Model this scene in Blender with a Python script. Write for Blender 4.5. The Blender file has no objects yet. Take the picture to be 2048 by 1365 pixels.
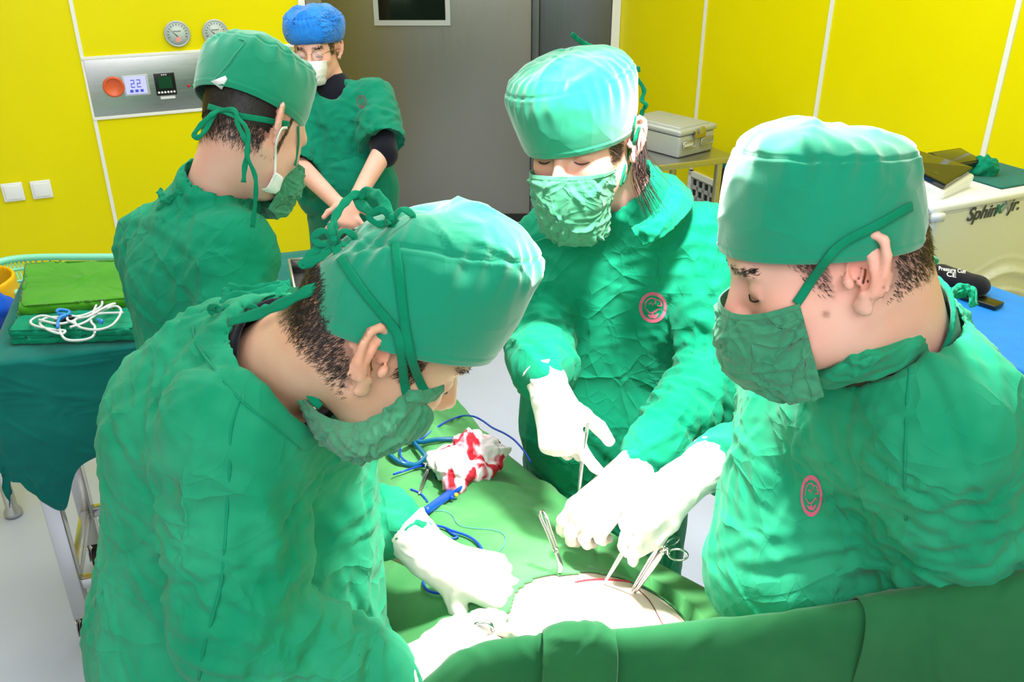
import bpy, math, random
import numpy as np
from mathutils import Vector, Matrix
from mathutils.bvhtree import BVHTree

# ---------------------------------------------------------------- camera, world, lights, exposure
SC = bpy.context.scene
COL = SC.collection
CAM = np.array([0.0, 0.0, 2.0]); PITCH = math.radians(26.4); FPX = 1800.0
cd = bpy.data.cameras.new('camera'); cam = bpy.data.objects.new('camera', cd); COL.objects.link(cam)
cam.location = CAM.tolist(); cam.rotation_euler = (math.pi / 2 - PITCH, 0, 0)
cd.sensor_width = 36.0; cd.lens = FPX / 2048 * 36.0; cd.clip_start = 0.02
SC.camera = cam
SC.view_settings.view_transform = 'Standard'
SC.view_settings.look = 'None'
SC.view_settings.gamma = 1.0
SC.view_settings.use_curve_mapping = False
SC.view_settings.exposure = 0.0
SC.cycles.use_denoising = True
SC.cycles.max_bounces = 4
SC.cycles.diffuse_bounces = 3
SC.cycles.glossy_bounces = 2
SC.cycles.use_adaptive_sampling = True
SC.cycles.adaptive_threshold = 0.05
SC.cycles.caustics_reflective = False
SC.cycles.caustics_refractive = False
wd = bpy.data.worlds.new('world'); SC.world = wd; wd.use_nodes = True
wd.node_tree.nodes['Background'].inputs[0].default_value = (0.93, 0.97, 1.0, 1)
wd.node_tree.nodes['Background'].inputs[1].default_value = 0.76


def area_light(name, loc, target, sx, sy, power, color=(1, 1, 1)):
    l = bpy.data.lights.new(name, 'AREA'); l.shape = 'RECTANGLE'; l.size = sx; l.size_y = sy
    l.energy = power; l.color = color
    o = bpy.data.objects.new(name, l); COL.objects.link(o); o.location = loc
    o.rotation_euler = (Vector(target) - Vector(loc)).to_track_quat('-Z', 'Y').to_euler()
    return o


def spot_light(name, loc, target, deg, blend, power, radius, color=(1, 1, 1)):
    l = bpy.data.lights.new(name, 'SPOT'); l.spot_size = math.radians(deg); l.spot_blend = blend
    l.energy = power; l.shadow_soft_size = radius; l.color = color
    o = bpy.data.objects.new(name, l); COL.objects.link(o); o.location = loc
    o.rotation_euler = (Vector(target) - Vector(loc)).to_track_quat('-Z', 'Y').to_euler()
    return o


# ceiling light panels of the operating room
area_light('ceiling_panel_light', (-0.9, 2.4, 2.93), (-0.9, 2.4, 0), 1.6, 1.6, 42)
area_light('ceiling_panel_light', (1.0, 2.6, 2.93), (1.0, 2.6, 0), 1.4, 1.6, 33)
area_light('ceiling_panel_light', (-0.6, 4.6, 2.93), (-0.6, 4.6, 0), 1.6, 1.6, 29)
area_light('ceiling_panel_light', (0.0, -0.4, 2.93), (0.0, 1.4, 0.8), 2.4, 1.6, 74)
# the two heads of the operating lamp over the table
spot_light('operating_lamp_light', (0.25, 1.26, 2.26), (0.20, 1.20, 1.0), 76, 0.45, 185, 0.07, (1.0, 0.97, 0.93))
spot_light('operating_lamp_light', (-0.35, 1.62, 2.9), (0.18, 1.08, 0.98), 12, 0.7, 760, 0.14, (1.0, 0.97, 0.93))

# ---------------------------------------------------------------- maths helpers
RIGHT = np.array([1.0, 0, 0]); FWD = np.array([0, math.cos(PITCH), -math.sin(PITCH)])
UPV = np.array([0, math.sin(PITCH), math.cos(PITCH)])


def A(*v): return np.array(v, dtype=float)
def nz(v):
    v = np.asarray(v, float); return v / (np.linalg.norm(v) + 1e-12)
def P(px, py, d): return CAM + d * (FWD + (px - 1024) / FPX * RIGHT - (py - 682.5) / FPX * UPV)
def V(r, u, a): return nz(r * RIGHT + u * UPV + a * FWD)          # right, up, away
def ray(px, py): return nz(FWD + (px - 1024) / FPX * RIGHT - (py - 682.5) / FPX * UPV)
def PZ(px, py, z):
    r = ray(px, py); return CAM + r * ((z - CAM[2]) / r[2])
def PY(px, py, y):
    r = ray(px, py); return CAM + r * (y / r[1])


def catmull(pts, n):
    pts = [np.asarray(p, float) for p in pts]
    if len(pts) == 2: pts = [pts[0], (pts[0] + pts[1]) / 2, pts[1]]
    q = [2 * pts[0] - pts[1]] + pts + [2 * pts[-1] - pts[-2]]
    out = []
    m = len(pts) - 1
    for t in np.linspace(0, m, n):
        i = min(int(t), m - 1); f = t - i
        a, b, c, d = q[i], q[i + 1], q[i + 2], q[i + 3]
        out.append(0.5 * (2 * b + (c - a) * f + (2 * a - 5 * b + 4 * c - d) * f * f + (3 * b - a - 3 * c + d) * f ** 3))
    return np.array(out)


_rg = np.random.RandomState(7)
_G = _rg.normal(size=(4096, 3)); _G /= np.linalg.norm(_G, axis=1)[:, None]


def noise(p, seed=0):
    """gradient noise on an N x 3 array, about -1..1"""
    p = np.asarray(p, float); i = np.floor(p).astype(np.int64); f = p - i
    u = f * f * f * (f * (f * 6 - 15) + 10); r = np.zeros(len(p))
    for dx in (0, 1):
        for dy in (0, 1):
            for dz in (0, 1):
                h = ((i[:, 0] + dx) * 73856093 ^ (i[:, 1] + dy) * 19349663 ^ (i[:, 2] + dz) * 83492791 ^ (seed * 2654435)) & 4095
                g = _G[h]
                dot = g[:, 0] * (f[:, 0] - dx) + g[:, 1] * (f[:, 1] - dy) + g[:, 2] * (f[:, 2] - dz)
                w = (u[:, 0] if dx else 1 - u[:, 0]) * (u[:, 1] if dy else 1 - u[:, 1]) * (u[:, 2] if dz else 1 - u[:, 2])
                r += w * dot
    return r * 1.6


def smooth(a, b, x):
    t = np.clip((x - a) / (b - a), 0, 1); return t * t * (3 - 2 * t)

# ---------------------------------------------------------------- signed distance fields and their surface
def rc(a, b, ra, rb=None, n=None, k=1.0):
    """tapered limb from a to b; n, k: squashed by k along n"""
    a = np.asarray(a, float); b = np.asarray(b, float); rb = ra if rb is None else rb
    ba = b - a; L = ba @ ba + 1e-12
    if n is not None: n = nz(n)
    def f(p):
        t = np.clip((p - a) @ ba / L, 0, 1)
        q = p - a - t[:, None] * ba
        if n is not None:
            q = q + np.outer((q @ n) * (1 / k - 1), n)
        return (np.sqrt((q * q).sum(1)) - (ra + (rb - ra) * t)) * (min(k, 1) if n is not None else 1)
    return f


def ell(c, r, R=None):
    c = np.asarray(c, float); r = np.asarray(r, float)
    def f(p):
        q = p - c
        if R is not None: q = q @ R.T
        k0 = np.sqrt(((q / r) ** 2).sum(1)); k1 = np.sqrt(((q / (r * r)) ** 2).sum(1)) + 1e-9
        return k0 * (k0 - 1) / k1
    return f


def smin(a, b, k):
    h = np.clip(0.5 + 0.5 * (b - a) / k, 0, 1)
    return b + (a - b) * h - k * h * (1 - h)


def U(fs, k=0.0):
    def f(p):
        d = fs[0](p)
        for g in fs[1:]:
            d = smin(d, g(p), k) if k > 0 else np.minimum(d, g(p))
        return d
    return f


def SUB(f, g, k=0.004):
    return lambda p: -smin(-f(p), g(p), k)
def INT(f, g, k=0.004):
    return lambda p: -smin(-f(p), -g(p), k)
def OFF(f, r): return lambda p: f(p) - r
def HALF(c, n):
    c = np.asarray(c, float); n = nz(n)
    return lambda p: (p - c) @ n


def nets(f, lo, hi, h, margin=0.012):
    """surface of f<0 as a quad mesh (surface nets), evaluated only near the surface"""
    lo = np.asarray(lo, float); hi = np.asarray(hi, float)
    B = 8
    nb = np.ceil((hi - lo) / (h * B)).astype(int)
    N = nb * B
    D = np.full(N, 1.0, np.float32)
    ci = np.stack(np.meshgrid(*[np.arange(n) for n in nb], indexing='ij'), -1).reshape(-1, 3)
    cc = lo + (ci * B + B / 2) * h
    dc = np.concatenate([f(cc[i:i + 200000]) for i in range(0, len(cc), 200000)])
    rad = B * h * 0.87 + margin
    loc = np.stack(np.meshgrid(*[np.arange(B)] * 3, indexing='ij'), -1).reshape(-1, 3)
    near = np.where(np.abs(dc) < rad)[0]
    for i in np.where(dc <= -rad)[0]:
        a = ci[i] * B; D[a[0]:a[0] + B, a[1]:a[1] + B, a[2]:a[2] + B] = -1
    for j in range(0, len(near), 400):
        idx = near[j:j + 400]
        pts = (ci[idx][:, None, :] * B + loc[None]).reshape(-1, 3)
        d = f(lo + pts * h).astype(np.float32).reshape(len(idx), B, B, B)
        for q, i in enumerate(idx):
            a = ci[i] * B; D[a[0]:a[0] + B, a[1]:a[1] + B, a[2]:a[2] + B] = d[q]
    S = D < 0
    c = np.zeros(tuple(N - 1), np.uint8)
    for dx in (0, 1):
        for dy in (0, 1):
            for dz in (0, 1):
                c += S[dx:N[0] - 1 + dx, dy:N[1] - 1 + dy, dz:N[2] - 1 + dz]
    act = np.argwhere((c > 0) & (c < 8))
    vid = np.full(tuple(N - 1), -1, np.int32); vid[tuple(act.T)] = np.arange(len(act))
    acc = np.zeros((len(act), 3)); cnt = np.zeros(len(act))
    E = [((0, 0, 0), (1, 0, 0)), ((0, 1, 0), (1, 1, 0)), ((0, 0, 1), (1, 0, 1)), ((0, 1, 1), (1, 1, 1)),
         ((0, 0, 0), (0, 1, 0)), ((1, 0, 0), (1, 1, 0)), ((0, 0, 1), (0, 1, 1)), ((1, 0, 1), (1, 1, 1)),
         ((0, 0, 0), (0, 0, 1)), ((1, 0, 0), (1, 0, 1)), ((0, 1, 0), (0, 1, 1)), ((1, 1, 0), (1, 1, 1))]
    for a, b in E:
        ia = act + a; ib = act + b
        da = D[tuple(ia.T)]; db = D[tuple(ib.T)]
        m = (da < 0) != (db < 0)
        t = (da / (da - db + 1e-12))[m]
        acc[m] += (ia[m] + (ib[m] - ia[m]) * t[:, None]); cnt[m] += 1
    vs = lo + (acc / cnt[:, None]) * h
    quads = []
    for ax in range(3):
        sl0 = [slice(0, N[0]), slice(0, N[1]), slice(0, N[2])]; sl1 = list(sl0)
        sl0[ax] = slice(0, N[ax] - 1); sl1[ax] = slice(1, N[ax])
        s0 = S[tuple(sl0)]; s1 = S[tuple(sl1)]
        e = np.argwhere(s0 != s1)
        u, w = [(1, 2), (2, 0), (0, 1)][ax]
        e = e[(e[:, u] > 0) & (e[:, w] > 0) & (e[:, u] < N[u] - 1) & (e[:, w] < N[w] - 1)]
        if not len(e): continue
        s = s0[tuple(e.T)]
        def V4(du, dw):
            k = e.copy(); k[:, u] += du; k[:, w] += dw
            return vid[tuple(k.T)]
        q = np.stack([V4(-1, -1), V4(0, -1), V4(0, 0), V4(-1, 0)], 1)
        q[~s] = q[~s][:, ::-1]
        quads.append(q)
    q = np.concatenate(quads)
    q = q[(q >= 0).all(1)]
    return vs, q


def vnormals(v, q):
    n = np.zeros_like(v)
    if not isinstance(q, np.ndarray):
        q = np.array([list(f) + [f[-1]] * (4 - len(f)) for f in q])
    a = v[q[:, 2]] - v[q[:, 0]]; b = v[q[:, 3]] - v[q[:, 1]]
    fn = np.cross(a, b)
    for k in range(4): np.add.at(n, q[:, k], fn)
    return n / (np.linalg.norm(n, axis=1)[:, None] + 1e-12)


def relax(v, q, it=1, lam=0.5):
    for _ in range(it):
        s = np.zeros_like(v); c = np.zeros(len(v))
        for k in range(4):
            for o in (1, 3):
                np.add.at(s, q[:, k], v[q[:, (k + o) % 4]]); np.add.at(c, q[:, k], 1)
        v = v + lam * (s / c[:, None] - v)
    return v

# ---------------------------------------------------------------- objects
REG = {}


def wloc(o):
    l = np.zeros(3)
    while o is not None:
        l = l + np.array(o.location); o = o.parent
    return l


def tag(o, label=None, cat=None, group=None, kind=None):
    if label: o['label'] = label
    if cat: o['category'] = cat
    if group: o['group'] = group
    if kind: o['kind'] = kind
    return o


def thing(name, label, cat, loc, group=None):
    o = bpy.data.objects.new(name, None); COL.objects.link(o); o.location = tuple(float(x) for x in loc)
    o.empty_display_size = 0.05
    return tag(o, label, cat, group)


def mk(name, v, f, mat, parent=None, flat=False, origin=None):
    """one mesh object; vertices given in world space"""
    v = np.asarray(v, float)
    base = wloc(parent)
    if parent is None:
        base = np.array([(v[:, 0].min() + v[:, 0].max()) / 2, (v[:, 1].min() + v[:, 1].max()) / 2, v[:, 2].min()]) if origin is None else np.asarray(origin, float)
    me = bpy.data.meshes.new(name)
    if isinstance(f, np.ndarray) and f.ndim == 2:
        w = v - base
        me.vertices.add(len(w)); me.vertices.foreach_set('co', w.astype(np.float32).ravel())
        n, k = f.shape
        me.loops.add(n * k); me.loops.foreach_set('vertex_index', f.astype(np.int32).ravel())
        me.polygons.add(n); me.polygons.foreach_set('loop_start', np.arange(0, n * k, k, dtype=np.int32))
        me.update(calc_edges=True)
    else:
        me.from_pydata((v - base).tolist(), [], [list(map(int, q)) for q in f])
    me.validate()
    me.polygons.foreach_set('use_smooth', [not flat] * len(me.polygons))
    o = bpy.data.objects.new(name, me); COL.objects.link(o)
    if parent is None: o.location = base.tolist()
    else: o.parent = parent
    if mat is not None: me.materials.append(mat)
    me.update()
    return o


def bvh(*vf):
    vs = []; fs = []; n = 0
    for v, f in vf:
        vs.extend(np.asarray(v).tolist()); fs.extend([[int(i) + n for i in q] for q in f]); n = len(vs)
    return BVHTree.FromPolygons(vs, fs)


def hit(tree, px, py, off=0.0, dflt=1.0):
    r = ray(px, py)
    loc, nrm, i, d = tree.ray_cast(Vector(CAM), Vector(r))
    if loc is None: return None, None
    n = np.array(nrm)
    if n @ r > 0: n = -n
    return np.array(loc) + n * off, n


def box(lo, hi, bev=0.0):
    lo = np.asarray(lo, float); hi = np.asarray(hi, float)
    v = [[x, y, z] for x in (lo[0], hi[0]) for y in (lo[1], hi[1]) for z in (lo[2], hi[2])]
    f = [[0, 1, 3, 2], [4, 6, 7, 5], [0, 4, 5, 1], [2, 3, 7, 6], [0, 2, 6, 4], [1, 5, 7, 3]]
    return np.array(v), f


def xform(vf, M):
    v = np.asarray(vf[0]) @ np.asarray(M)[:3, :3].T + np.asarray(M)[:3, 3]
    return v, vf[1]


def frame(o, x, y, z):
    M = np.eye(4); M[:3, 0] = x; M[:3, 1] = y; M[:3, 2] = z; M[:3, 3] = o; return M


def join(*parts):
    vs = []; fs = []; n = 0
    for v, f in parts:
        vs.append(np.asarray(v)); fs += [[int(i) + n for i in q] for q in f]; n += len(v)
    return np.concatenate(vs), fs


def tube(pts, r, k=10, n=None, cap=True):
    pts = np.array([np.asarray(p, float) for p in pts])
    if n: pts = catmull(pts, n)
    m = len(pts); r = np.full(m, r) if np.isscalar(r) else np.interp(np.linspace(0, 1, m), np.linspace(0, 1, len(r)), r)
    T = np.gradient(pts, axis=0); T /= np.linalg.norm(T, axis=1)[:, None] + 1e-12
    a = nz(np.cross(T[0], A(0.31, 0.2, 0.93)))
    v = []; f = []
    for i in range(m):
        a = nz(a - T[i] * (a @ T[i])); b = np.cross(T[i], a)
        for j in range(k):
            t = 2 * math.pi * j / k
            v.append(pts[i] + r[i] * (math.cos(t) * a + math.sin(t) * b))
    for i in range(m - 1):
        for j in range(k):
            f.append([i * k + j, i * k + (j + 1) % k, (i + 1) * k + (j + 1) % k, (i + 1) * k + j])
    if cap:
        f.append(list(range(k))[::-1]); f.append([(m - 1) * k + j for j in range(k)])
    return np.array(v), f


def ribbon(pts, nrm, w, th=0.0014, n=40, wig=0.0, seed=1):
    """flat tape along pts with its face along nrm (one vector or one per point)"""
    pts = catmull(pts, n); nr = np.asarray(nrm, float)
    nr = np.tile(nr, (n, 1)) if nr.ndim == 1 else catmull(nr, n)
    T = np.gradient(pts, axis=0); T /= np.linalg.norm(T, axis=1)[:, None] + 1e-12
    v = []; f = []
    rs = np.random.RandomState(seed); ph = rs.rand() * 6
    for i in range(n):
        s = nz(np.cross(T[i], nr[i])); u = nz(np.cross(s, T[i]))
        a = wig * math.sin(ph + i * 0.55) + wig * 0.7 * math.sin(ph * 2 + i * 1.3)
        s, u = s * math.cos(a) + u * math.sin(a), u * math.cos(a) - s * math.sin(a)
        ww = w / 2 * (1 + 0.15 * math.sin(i * 0.9 + ph) * (1 if wig else 0))
        for (x, y) in ((-1, -1), (-.5, -1.5), (.5, -1.5), (1, -1), (1, 1), (.5, 1.5), (-.5, 1.5), (-1, 1)):
            v.append(pts[i] + s * x * ww + u * y * th / 2)
    k = 8
    for i in range(n - 1):
        for j in range(k):
            f.append([i * k + j, i * k + (j + 1) % k, (i + 1) * k + (j + 1) % k, (i + 1) * k + j])
    f.append(list(range(k))[::-1]); f.append([(n - 1) * k + j for j in range(k)])
    return np.array(v), f


def lathe(prof, o, ax, k=32, x=None):
    """prof: (radius, height) pairs about the axis ax through o"""
    ax = nz(ax); a = nz(np.cross(ax, A(0.2, 0.3, 0.9) if abs(ax[2]) < 0.8 else A(1, 0, 0))); b = np.cross(ax, a)
    v = []; f = []
    for r, h in prof:
        for j in range(k):
            t = 2 * math.pi * j / k; v.append(o + ax * h + r * (math.cos(t) * a + math.sin(t) * b))
    for i in range(len(prof) - 1):
        for j in range(k):
            f.append([i * k + j, i * k + (j + 1) % k, (i + 1) * k + (j + 1) % k, (i + 1) * k + j])
    f.append(list(range(k))[::-1]); f.append([(len(prof) - 1) * k + j for j in range(k)])
    return np.array(v), f


def grid_sheet(rows, nu, nv, th=0.0):
    """smooth sheet through rows of 3D control points; with thickness th when given"""
    R = np.array([catmull(r, nu) for r in rows])
    G = np.array([catmull(list(R[:, i]), nv) for i in range(nu)]).transpose(1, 0, 2)   # nv x nu
    return G


def sheet_faces(nv, nu):
    i, j = np.meshgrid(np.arange(nv - 1), np.arange(nu - 1), indexing='ij')
    a = (i * nu + j).ravel()
    return np.stack([a, a + 1, a + nu + 1, a + nu], 1)


def thick(v, q, th):
    """give an open sheet a thickness"""
    n = vnormals(v, q); N = len(v)
    e = {}
    for f in q:
        for k in range(len(f)):
            a, b = int(f[k]), int(f[(k + 1) % len(f)])
            e[(a, b)] = 1
    rim = [[b, a, a + N, b + N] for (a, b) in e if (b, a) not in e]
    fs = [list(map(int, f)) for f in q] + [[int(i) + N for i in f[::-1]] for f in q] + rim
    return np.concatenate([v, v - n * th]), fs


def creases(v, n, seed, cnt, amp, L, w, lo=None, hi=None):
    """straight-running cloth creases: ridges along random short lines of the surface"""
    rs = np.random.RandomState(seed); o = np.argsort(v[:, 2]); vs = v[o]; zs = vs[:, 2]; d = np.zeros(len(v))
    for _ in range(cnt):
        i = rs.randint(len(v)); c = v[i]; nn = n[i]
        t = rs.normal(size=3); t = nz(t - nn * (t @ nn)); s = np.cross(nn, t)
        l = L * rs.uniform(.5, 1.5); ww = w * rs.uniform(.7, 1.5); ph = rs.rand() * 6; a = amp * rs.uniform(.4, 1.2) * (1 if rs.rand() < .65 else -1)
        i0, i1 = np.searchsorted(zs, (c[2] - 2.2 * l, c[2] + 2.2 * l))
        q = vs[i0:i1] - c; k = np.where((q * q).sum(1) < (2.2 * l) ** 2)[0]; q = q[k]
        x = q @ t; y = q @ s; z = q @ nn
        y = y + 0.06 * l * np.sin(x / l * 3 + ph)
        m = np.exp(-(x / l) ** 2 * 1.2 - (z / (l * 0.9)) ** 2)
        d[i0 + k] += a * m * (np.exp(-(y / ww) ** 2) - 0.55 * np.exp(-((y - 1.5 * ww) / ww) ** 2))
    r = np.zeros(len(v)); r[o] = d
    return r

# ---------------------------------------------------------------- materials
def lin(r, g, b): return tuple(((c / 255) / 12.92 if c / 255 <= 0.04045 else ((c / 255 + 0.055) / 1.055) ** 2.4) for c in (r, g, b)) + (1,)


def mat(name, col, rough=0.6, metal=0.0, spec=0.5, var=0.0, vscale=6.0, bump=0.0, bscale=200.0, sss=0.0, emit=None, sheen=0.0, col2=None, coat=0.0, bdist=0.002):
    m = bpy.data.materials.new(name); m.use_nodes = True; nt = m.node_tree; b = nt.nodes['Principled BSDF']
    b.inputs['Base Color'].default_value = col; b.inputs['Roughness'].default_value = rough
    b.inputs['Metallic'].default_value = metal; b.inputs['Specular IOR Level'].default_value = spec
    b.inputs['Coat Weight'].default_value = coat; b.inputs['Coat Roughness'].default_value = 0.08
    b.inputs['Sheen Weight'].default_value = sheen
    if sss:
        b.inputs['Subsurface Weight'].default_value = sss; b.inputs['Subsurface Radius'].default_value = (1, .35, .2); b.inputs['Subsurface Scale'].default_value = 0.008
    if emit:
        b.inputs['Emission Color'].default_value = emit[0]; b.inputs['Emission Strength'].default_value = emit[1]
    tc = nt.nodes.new('ShaderNodeTexCoord')
    if var:
        n = nt.nodes.new('ShaderNodeTexNoise'); n.inputs['Scale'].default_value = vscale; n.inputs['Detail'].default_value = 5
        nt.links.new(tc.outputs['Object'], n.inputs['Vector'])
        r = nt.nodes.new('ShaderNodeMapRange'); r.inputs[1].default_value = 0.35; r.inputs[2].default_value = 0.65
        nt.links.new(n.outputs[0], r.inputs[0])
        x = nt.nodes.new('ShaderNodeMix'); x.data_type = 'RGBA'
        c2 = col2 if col2 else tuple(min(1, c * (1 + var)) for c in col[:3]) + (1,)
        x.inputs[6].default_value = tuple(c * (1 - var) for c in col[:3]) + (1,) if not col2 else col
        x.inputs[7].default_value = c2
        nt.links.new(r.outputs[0], x.inputs[0]); nt.links.new(x.outputs[2], b.inputs['Base Color'])
    if bump:
        n = nt.nodes.new('ShaderNodeTexNoise'); n.inputs['Scale'].default_value = bscale; n.inputs['Detail'].default_value = 3
        nt.links.new(tc.outputs['Object'], n.inputs['Vector'])
        u = nt.nodes.new('ShaderNodeBump'); u.inputs['Strength'].default_value = bump; u.inputs['Distance'].default_value = bdist
        nt.links.new(n.outputs[0], u.inputs['Height']); nt.links.new(u.outputs[0], b.inputs['Normal'])
    return m


def cloth(name, col, col2, wr=0.5, scale=9.0, weave=900.0, rough=0.88, sheen=0.15):
    """cotton: two tones of wear, crumple relief (stretched, warped noise ridges) and a fine weave"""
    m = mat(name, col, rough=rough, spec=0.1, sheen=sheen); nt = m.node_tree; b = nt.nodes['Principled BSDF']
    N = nt.nodes.new; Lk = nt.links.new
    tc = N('ShaderNodeTexCoord')
    n0 = N('ShaderNodeTexNoise'); n0.inputs['Scale'].default_value = 5; n0.inputs['Detail'].default_value = 3; n0.inputs['Roughness'].default_value = .65
    Lk(tc.outputs['Object'], n0.inputs['Vector'])
    mr = N('ShaderNodeMapRange'); mr.inputs[1].default_value = .35; mr.inputs[2].default_value = .7; Lk(n0.outputs[0], mr.inputs[0])
    x = N('ShaderNodeMix'); x.data_type = 'RGBA'; x.inputs[6].default_value = col; x.inputs[7].default_value = col2
    Lk(mr.outputs[0], x.inputs[0]); Lk(x.outputs[2], b.inputs['Base Color'])
    prev = None
    nd = N('ShaderNodeTexNoise'); nd.inputs['Scale'].default_value = scale * .8; nd.inputs['Detail'].default_value = 0
    Lk(tc.outputs['Object'], nd.inputs['Vector'])
    for k, (rot, sc, st, dist) in enumerate((((.5, .2, .3), scale, wr, .005), ((1.3, .9, 2.0), scale * 2.1, wr, .0025), ((0.2, 2.2, 1.1), scale * 4.2, wr * .7, .0012))[:2 if wr < .5 else 3]):
        # crease network: edges of stretched, bent cells, faded in and out by a mask
        ad = N('ShaderNodeVectorMath'); ad.operation = 'MULTIPLY_ADD'; ad.inputs[1].default_value = (.10, .10, .10)
        Lk(nd.outputs[1], ad.inputs[0]); Lk(tc.outputs['Object'], ad.inputs[2])
        mp = N('ShaderNodeMapping'); mp.inputs['Rotation'].default_value = rot; mp.inputs['Scale'].default_value = (1.0, .45, .8)
        Lk(ad.outputs[0], mp.inputs['Vector'])
        n = N('ShaderNodeTexVoronoi'); n.feature = 'DISTANCE_TO_EDGE'; n.inputs['Scale'].default_value = sc
        Lk(mp.outputs[0], n.inputs['Vector'])
        m2 = N('ShaderNodeMath'); m2.operation = 'MULTIPLY'; m2.inputs[1].default_value = -11.0; Lk(n.outputs['Distance'], m2.inputs[0])
        ex = N('ShaderNodeMath'); ex.operation = 'EXPONENT'; Lk(m2.outputs[0], ex.inputs[0])
        mn = N('ShaderNodeTexNoise'); mn.inputs['Detail'].default_value = 0; mn.inputs['Scale'].default_value = sc * .55; Lk(tc.outputs['Object'], mn.inputs['Vector'])
        mk2 = N('ShaderNodeMapRange'); mk2.inputs[1].default_value = .42; mk2.inputs[2].default_value = .62; Lk(mn.outputs[0], mk2.inputs[0])
        mu = N('ShaderNodeMath'); mu.operation = 'MULTIPLY'; Lk(ex.outputs[0], mu.inputs[0]); Lk(mk2.outputs[0], mu.inputs[1])
        u = N('ShaderNodeBump'); u.inputs['Strength'].default_value = min(1, st); u.inputs['Distance'].default_value = dist
        Lk(mu.outputs[0], u.inputs['Height'])
        if prev: Lk(prev.outputs[0], u.inputs['Normal'])
        prev = u
    n = N('ShaderNodeTexNoise'); n.inputs['Scale'].default_value = weave; n.inputs['Detail'].default_value = 0
    Lk(tc.outputs['Object'], n.inputs['Vector'])
    u = N('ShaderNodeBump'); u.inputs['Strength'].default_value = .12; u.inputs['Distance'].default_value = .001
    Lk(n.outputs[0], u.inputs['Height']); Lk(prev.outputs[0], u.inputs['Normal']); Lk(u.outputs[0], b.inputs['Normal'])
    return m


M = {}
M['gown'] = cloth('gown_cotton', lin(2, 128, 94), lin(26, 146, 110), wr=1.0, sheen=.06)
M['gown_worn'] = cloth('worn_gown_cotton', lin(6, 134, 96), lin(50, 160, 120), wr=1.0, sheen=.08)
M['cap'] = cloth('cap_cotton', lin(8, 134, 102), lin(20, 144, 110), wr=.35, scale=7, weave=1300, sheen=.55)
M['mask'] = cloth('mask_cotton', lin(54, 134, 100), lin(82, 152, 116), wr=.9, scale=16, sheen=.2)
M['tie'] = cloth('tie_cotton', lin(4, 124, 90), lin(22, 138, 102), wr=.15, scale=30, sheen=.06)
M['scrub'] = cloth('scrub_cotton', lin(2, 118, 90), lin(10, 128, 100), wr=.5)
M['drape'] = cloth('drape_cotton', lin(64, 142, 80), lin(92, 162, 98), wr=.3, scale=5)
M['screen'] = cloth('screen_cotton', lin(30, 96, 56), lin(44, 108, 66), wr=.10, scale=4)
M['teal'] = cloth('table_cloth_cotton', lin(4, 98, 90), lin(14, 112, 102), wr=.12, scale=5)
M['lime'] = cloth('lime_towel_cotton', lin(56, 134, 22), lin(72, 146, 34), wr=.3, scale=10)
M['black_cloth'] = cloth('black_knit', lin(14, 16, 26), lin(22, 24, 36), wr=.1, scale=12)
M['glove'] = mat('latex_glove', lin(238, 226, 218), rough=.42, spec=.4, bump=.15, bscale=60, bdist=.004)
M['skin'] = mat('skin', lin(230, 182, 164), rough=.48, spec=.4, var=.1, vscale=18, col2=lin(232, 172, 154), bump=.18, bscale=420, sss=.12, bdist=.001)
M['skin_tan'] = mat('tanned_skin', lin(226, 184, 156), rough=.45, spec=.45, var=.1, vscale=16, col2=lin(220, 168, 140), bump=.2, bscale=400, sss=.12, bdist=.001)
M['belly'] = mat('patient_skin', lin(240, 218, 206), rough=.5, spec=.4, var=.05, vscale=10, sss=.1)
M['hair'] = mat('black_hair', lin(26, 20, 20), rough=.5, spec=.4, var=.3, vscale=60)
M['brown_hair'] = mat('dark_brown_hair', lin(46, 28, 26), rough=.45, spec=.5, var=.3, vscale=60)
M['bouffant'] = cloth('blue_bouffant_film', lin(10, 110, 214), lin(40, 140, 234), wr=.9, scale=26, rough=.6, sheen=.3)
M['paper'] = mat('white_mask_paper', lin(240, 240, 242), rough=.8, bump=.2, bscale=80)
M['steel'] = mat('brushed_instrument_steel', (0.62, 0.60, 0.58, 1), rough=.24, metal=1.0)
M['steel2'] = mat('satin_steel', (0.56, 0.56, 0.55, 1), rough=.38, metal=1.0, bump=.1, bscale=300)
M['alu'] = mat('aluminium', (0.52, 0.56, 0.57, 1), rough=.45, metal=.35)
M['brass'] = mat('brass_hardware', (0.5, 0.42, 0.2, 1), rough=.35, metal=1.0)
M['white'] = mat('white_plastic', lin(238, 240, 240), rough=.4)
M['white_trim'] = mat('white_trim_paint', lin(236, 238, 232), rough=.45)
M['offwhite'] = mat('offwhite_housing', lin(232, 234, 226), rough=.42)
M['black'] = mat('black_plastic', lin(18, 20, 20), rough=.3)
M['rubber'] = mat('dark_rubber', lin(30, 30, 32), rough=.7)
M['glass_black'] = mat('black_glass', lin(22, 24, 22), rough=.08, coat=.5)
M['blue_wire'] = mat('blue_cable_sheath', lin(10, 70, 205), rough=.4)
M['blue_pen'] = mat('blue_handpiece_plastic', lin(14, 80, 215), rough=.35)
M['tube'] = mat('blue_silicone_tube', lin(8, 92, 130), rough=.25, spec=.6)
M['tube_end'] = mat('pale_blue_connector', lin(110, 165, 205), rough=.3)
M['yellow_dot'] = mat('yellow_button', lin(232, 190, 40), rough=.4)
M['cable'] = mat('pale_grey_cable', lin(206, 214, 212), rough=.4)
M['clip_blue'] = mat('blue_clip_plastic', lin(30, 130, 215), rough=.35)
M['pad'] = mat('blue_pad_vinyl', lin(24, 138, 238), rough=.6, var=.06, vscale=20, bump=.3, bscale=160, bdist=.002)
M['basket'] = mat('mint_basket_plastic', lin(140, 226, 196), rough=.4)
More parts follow.
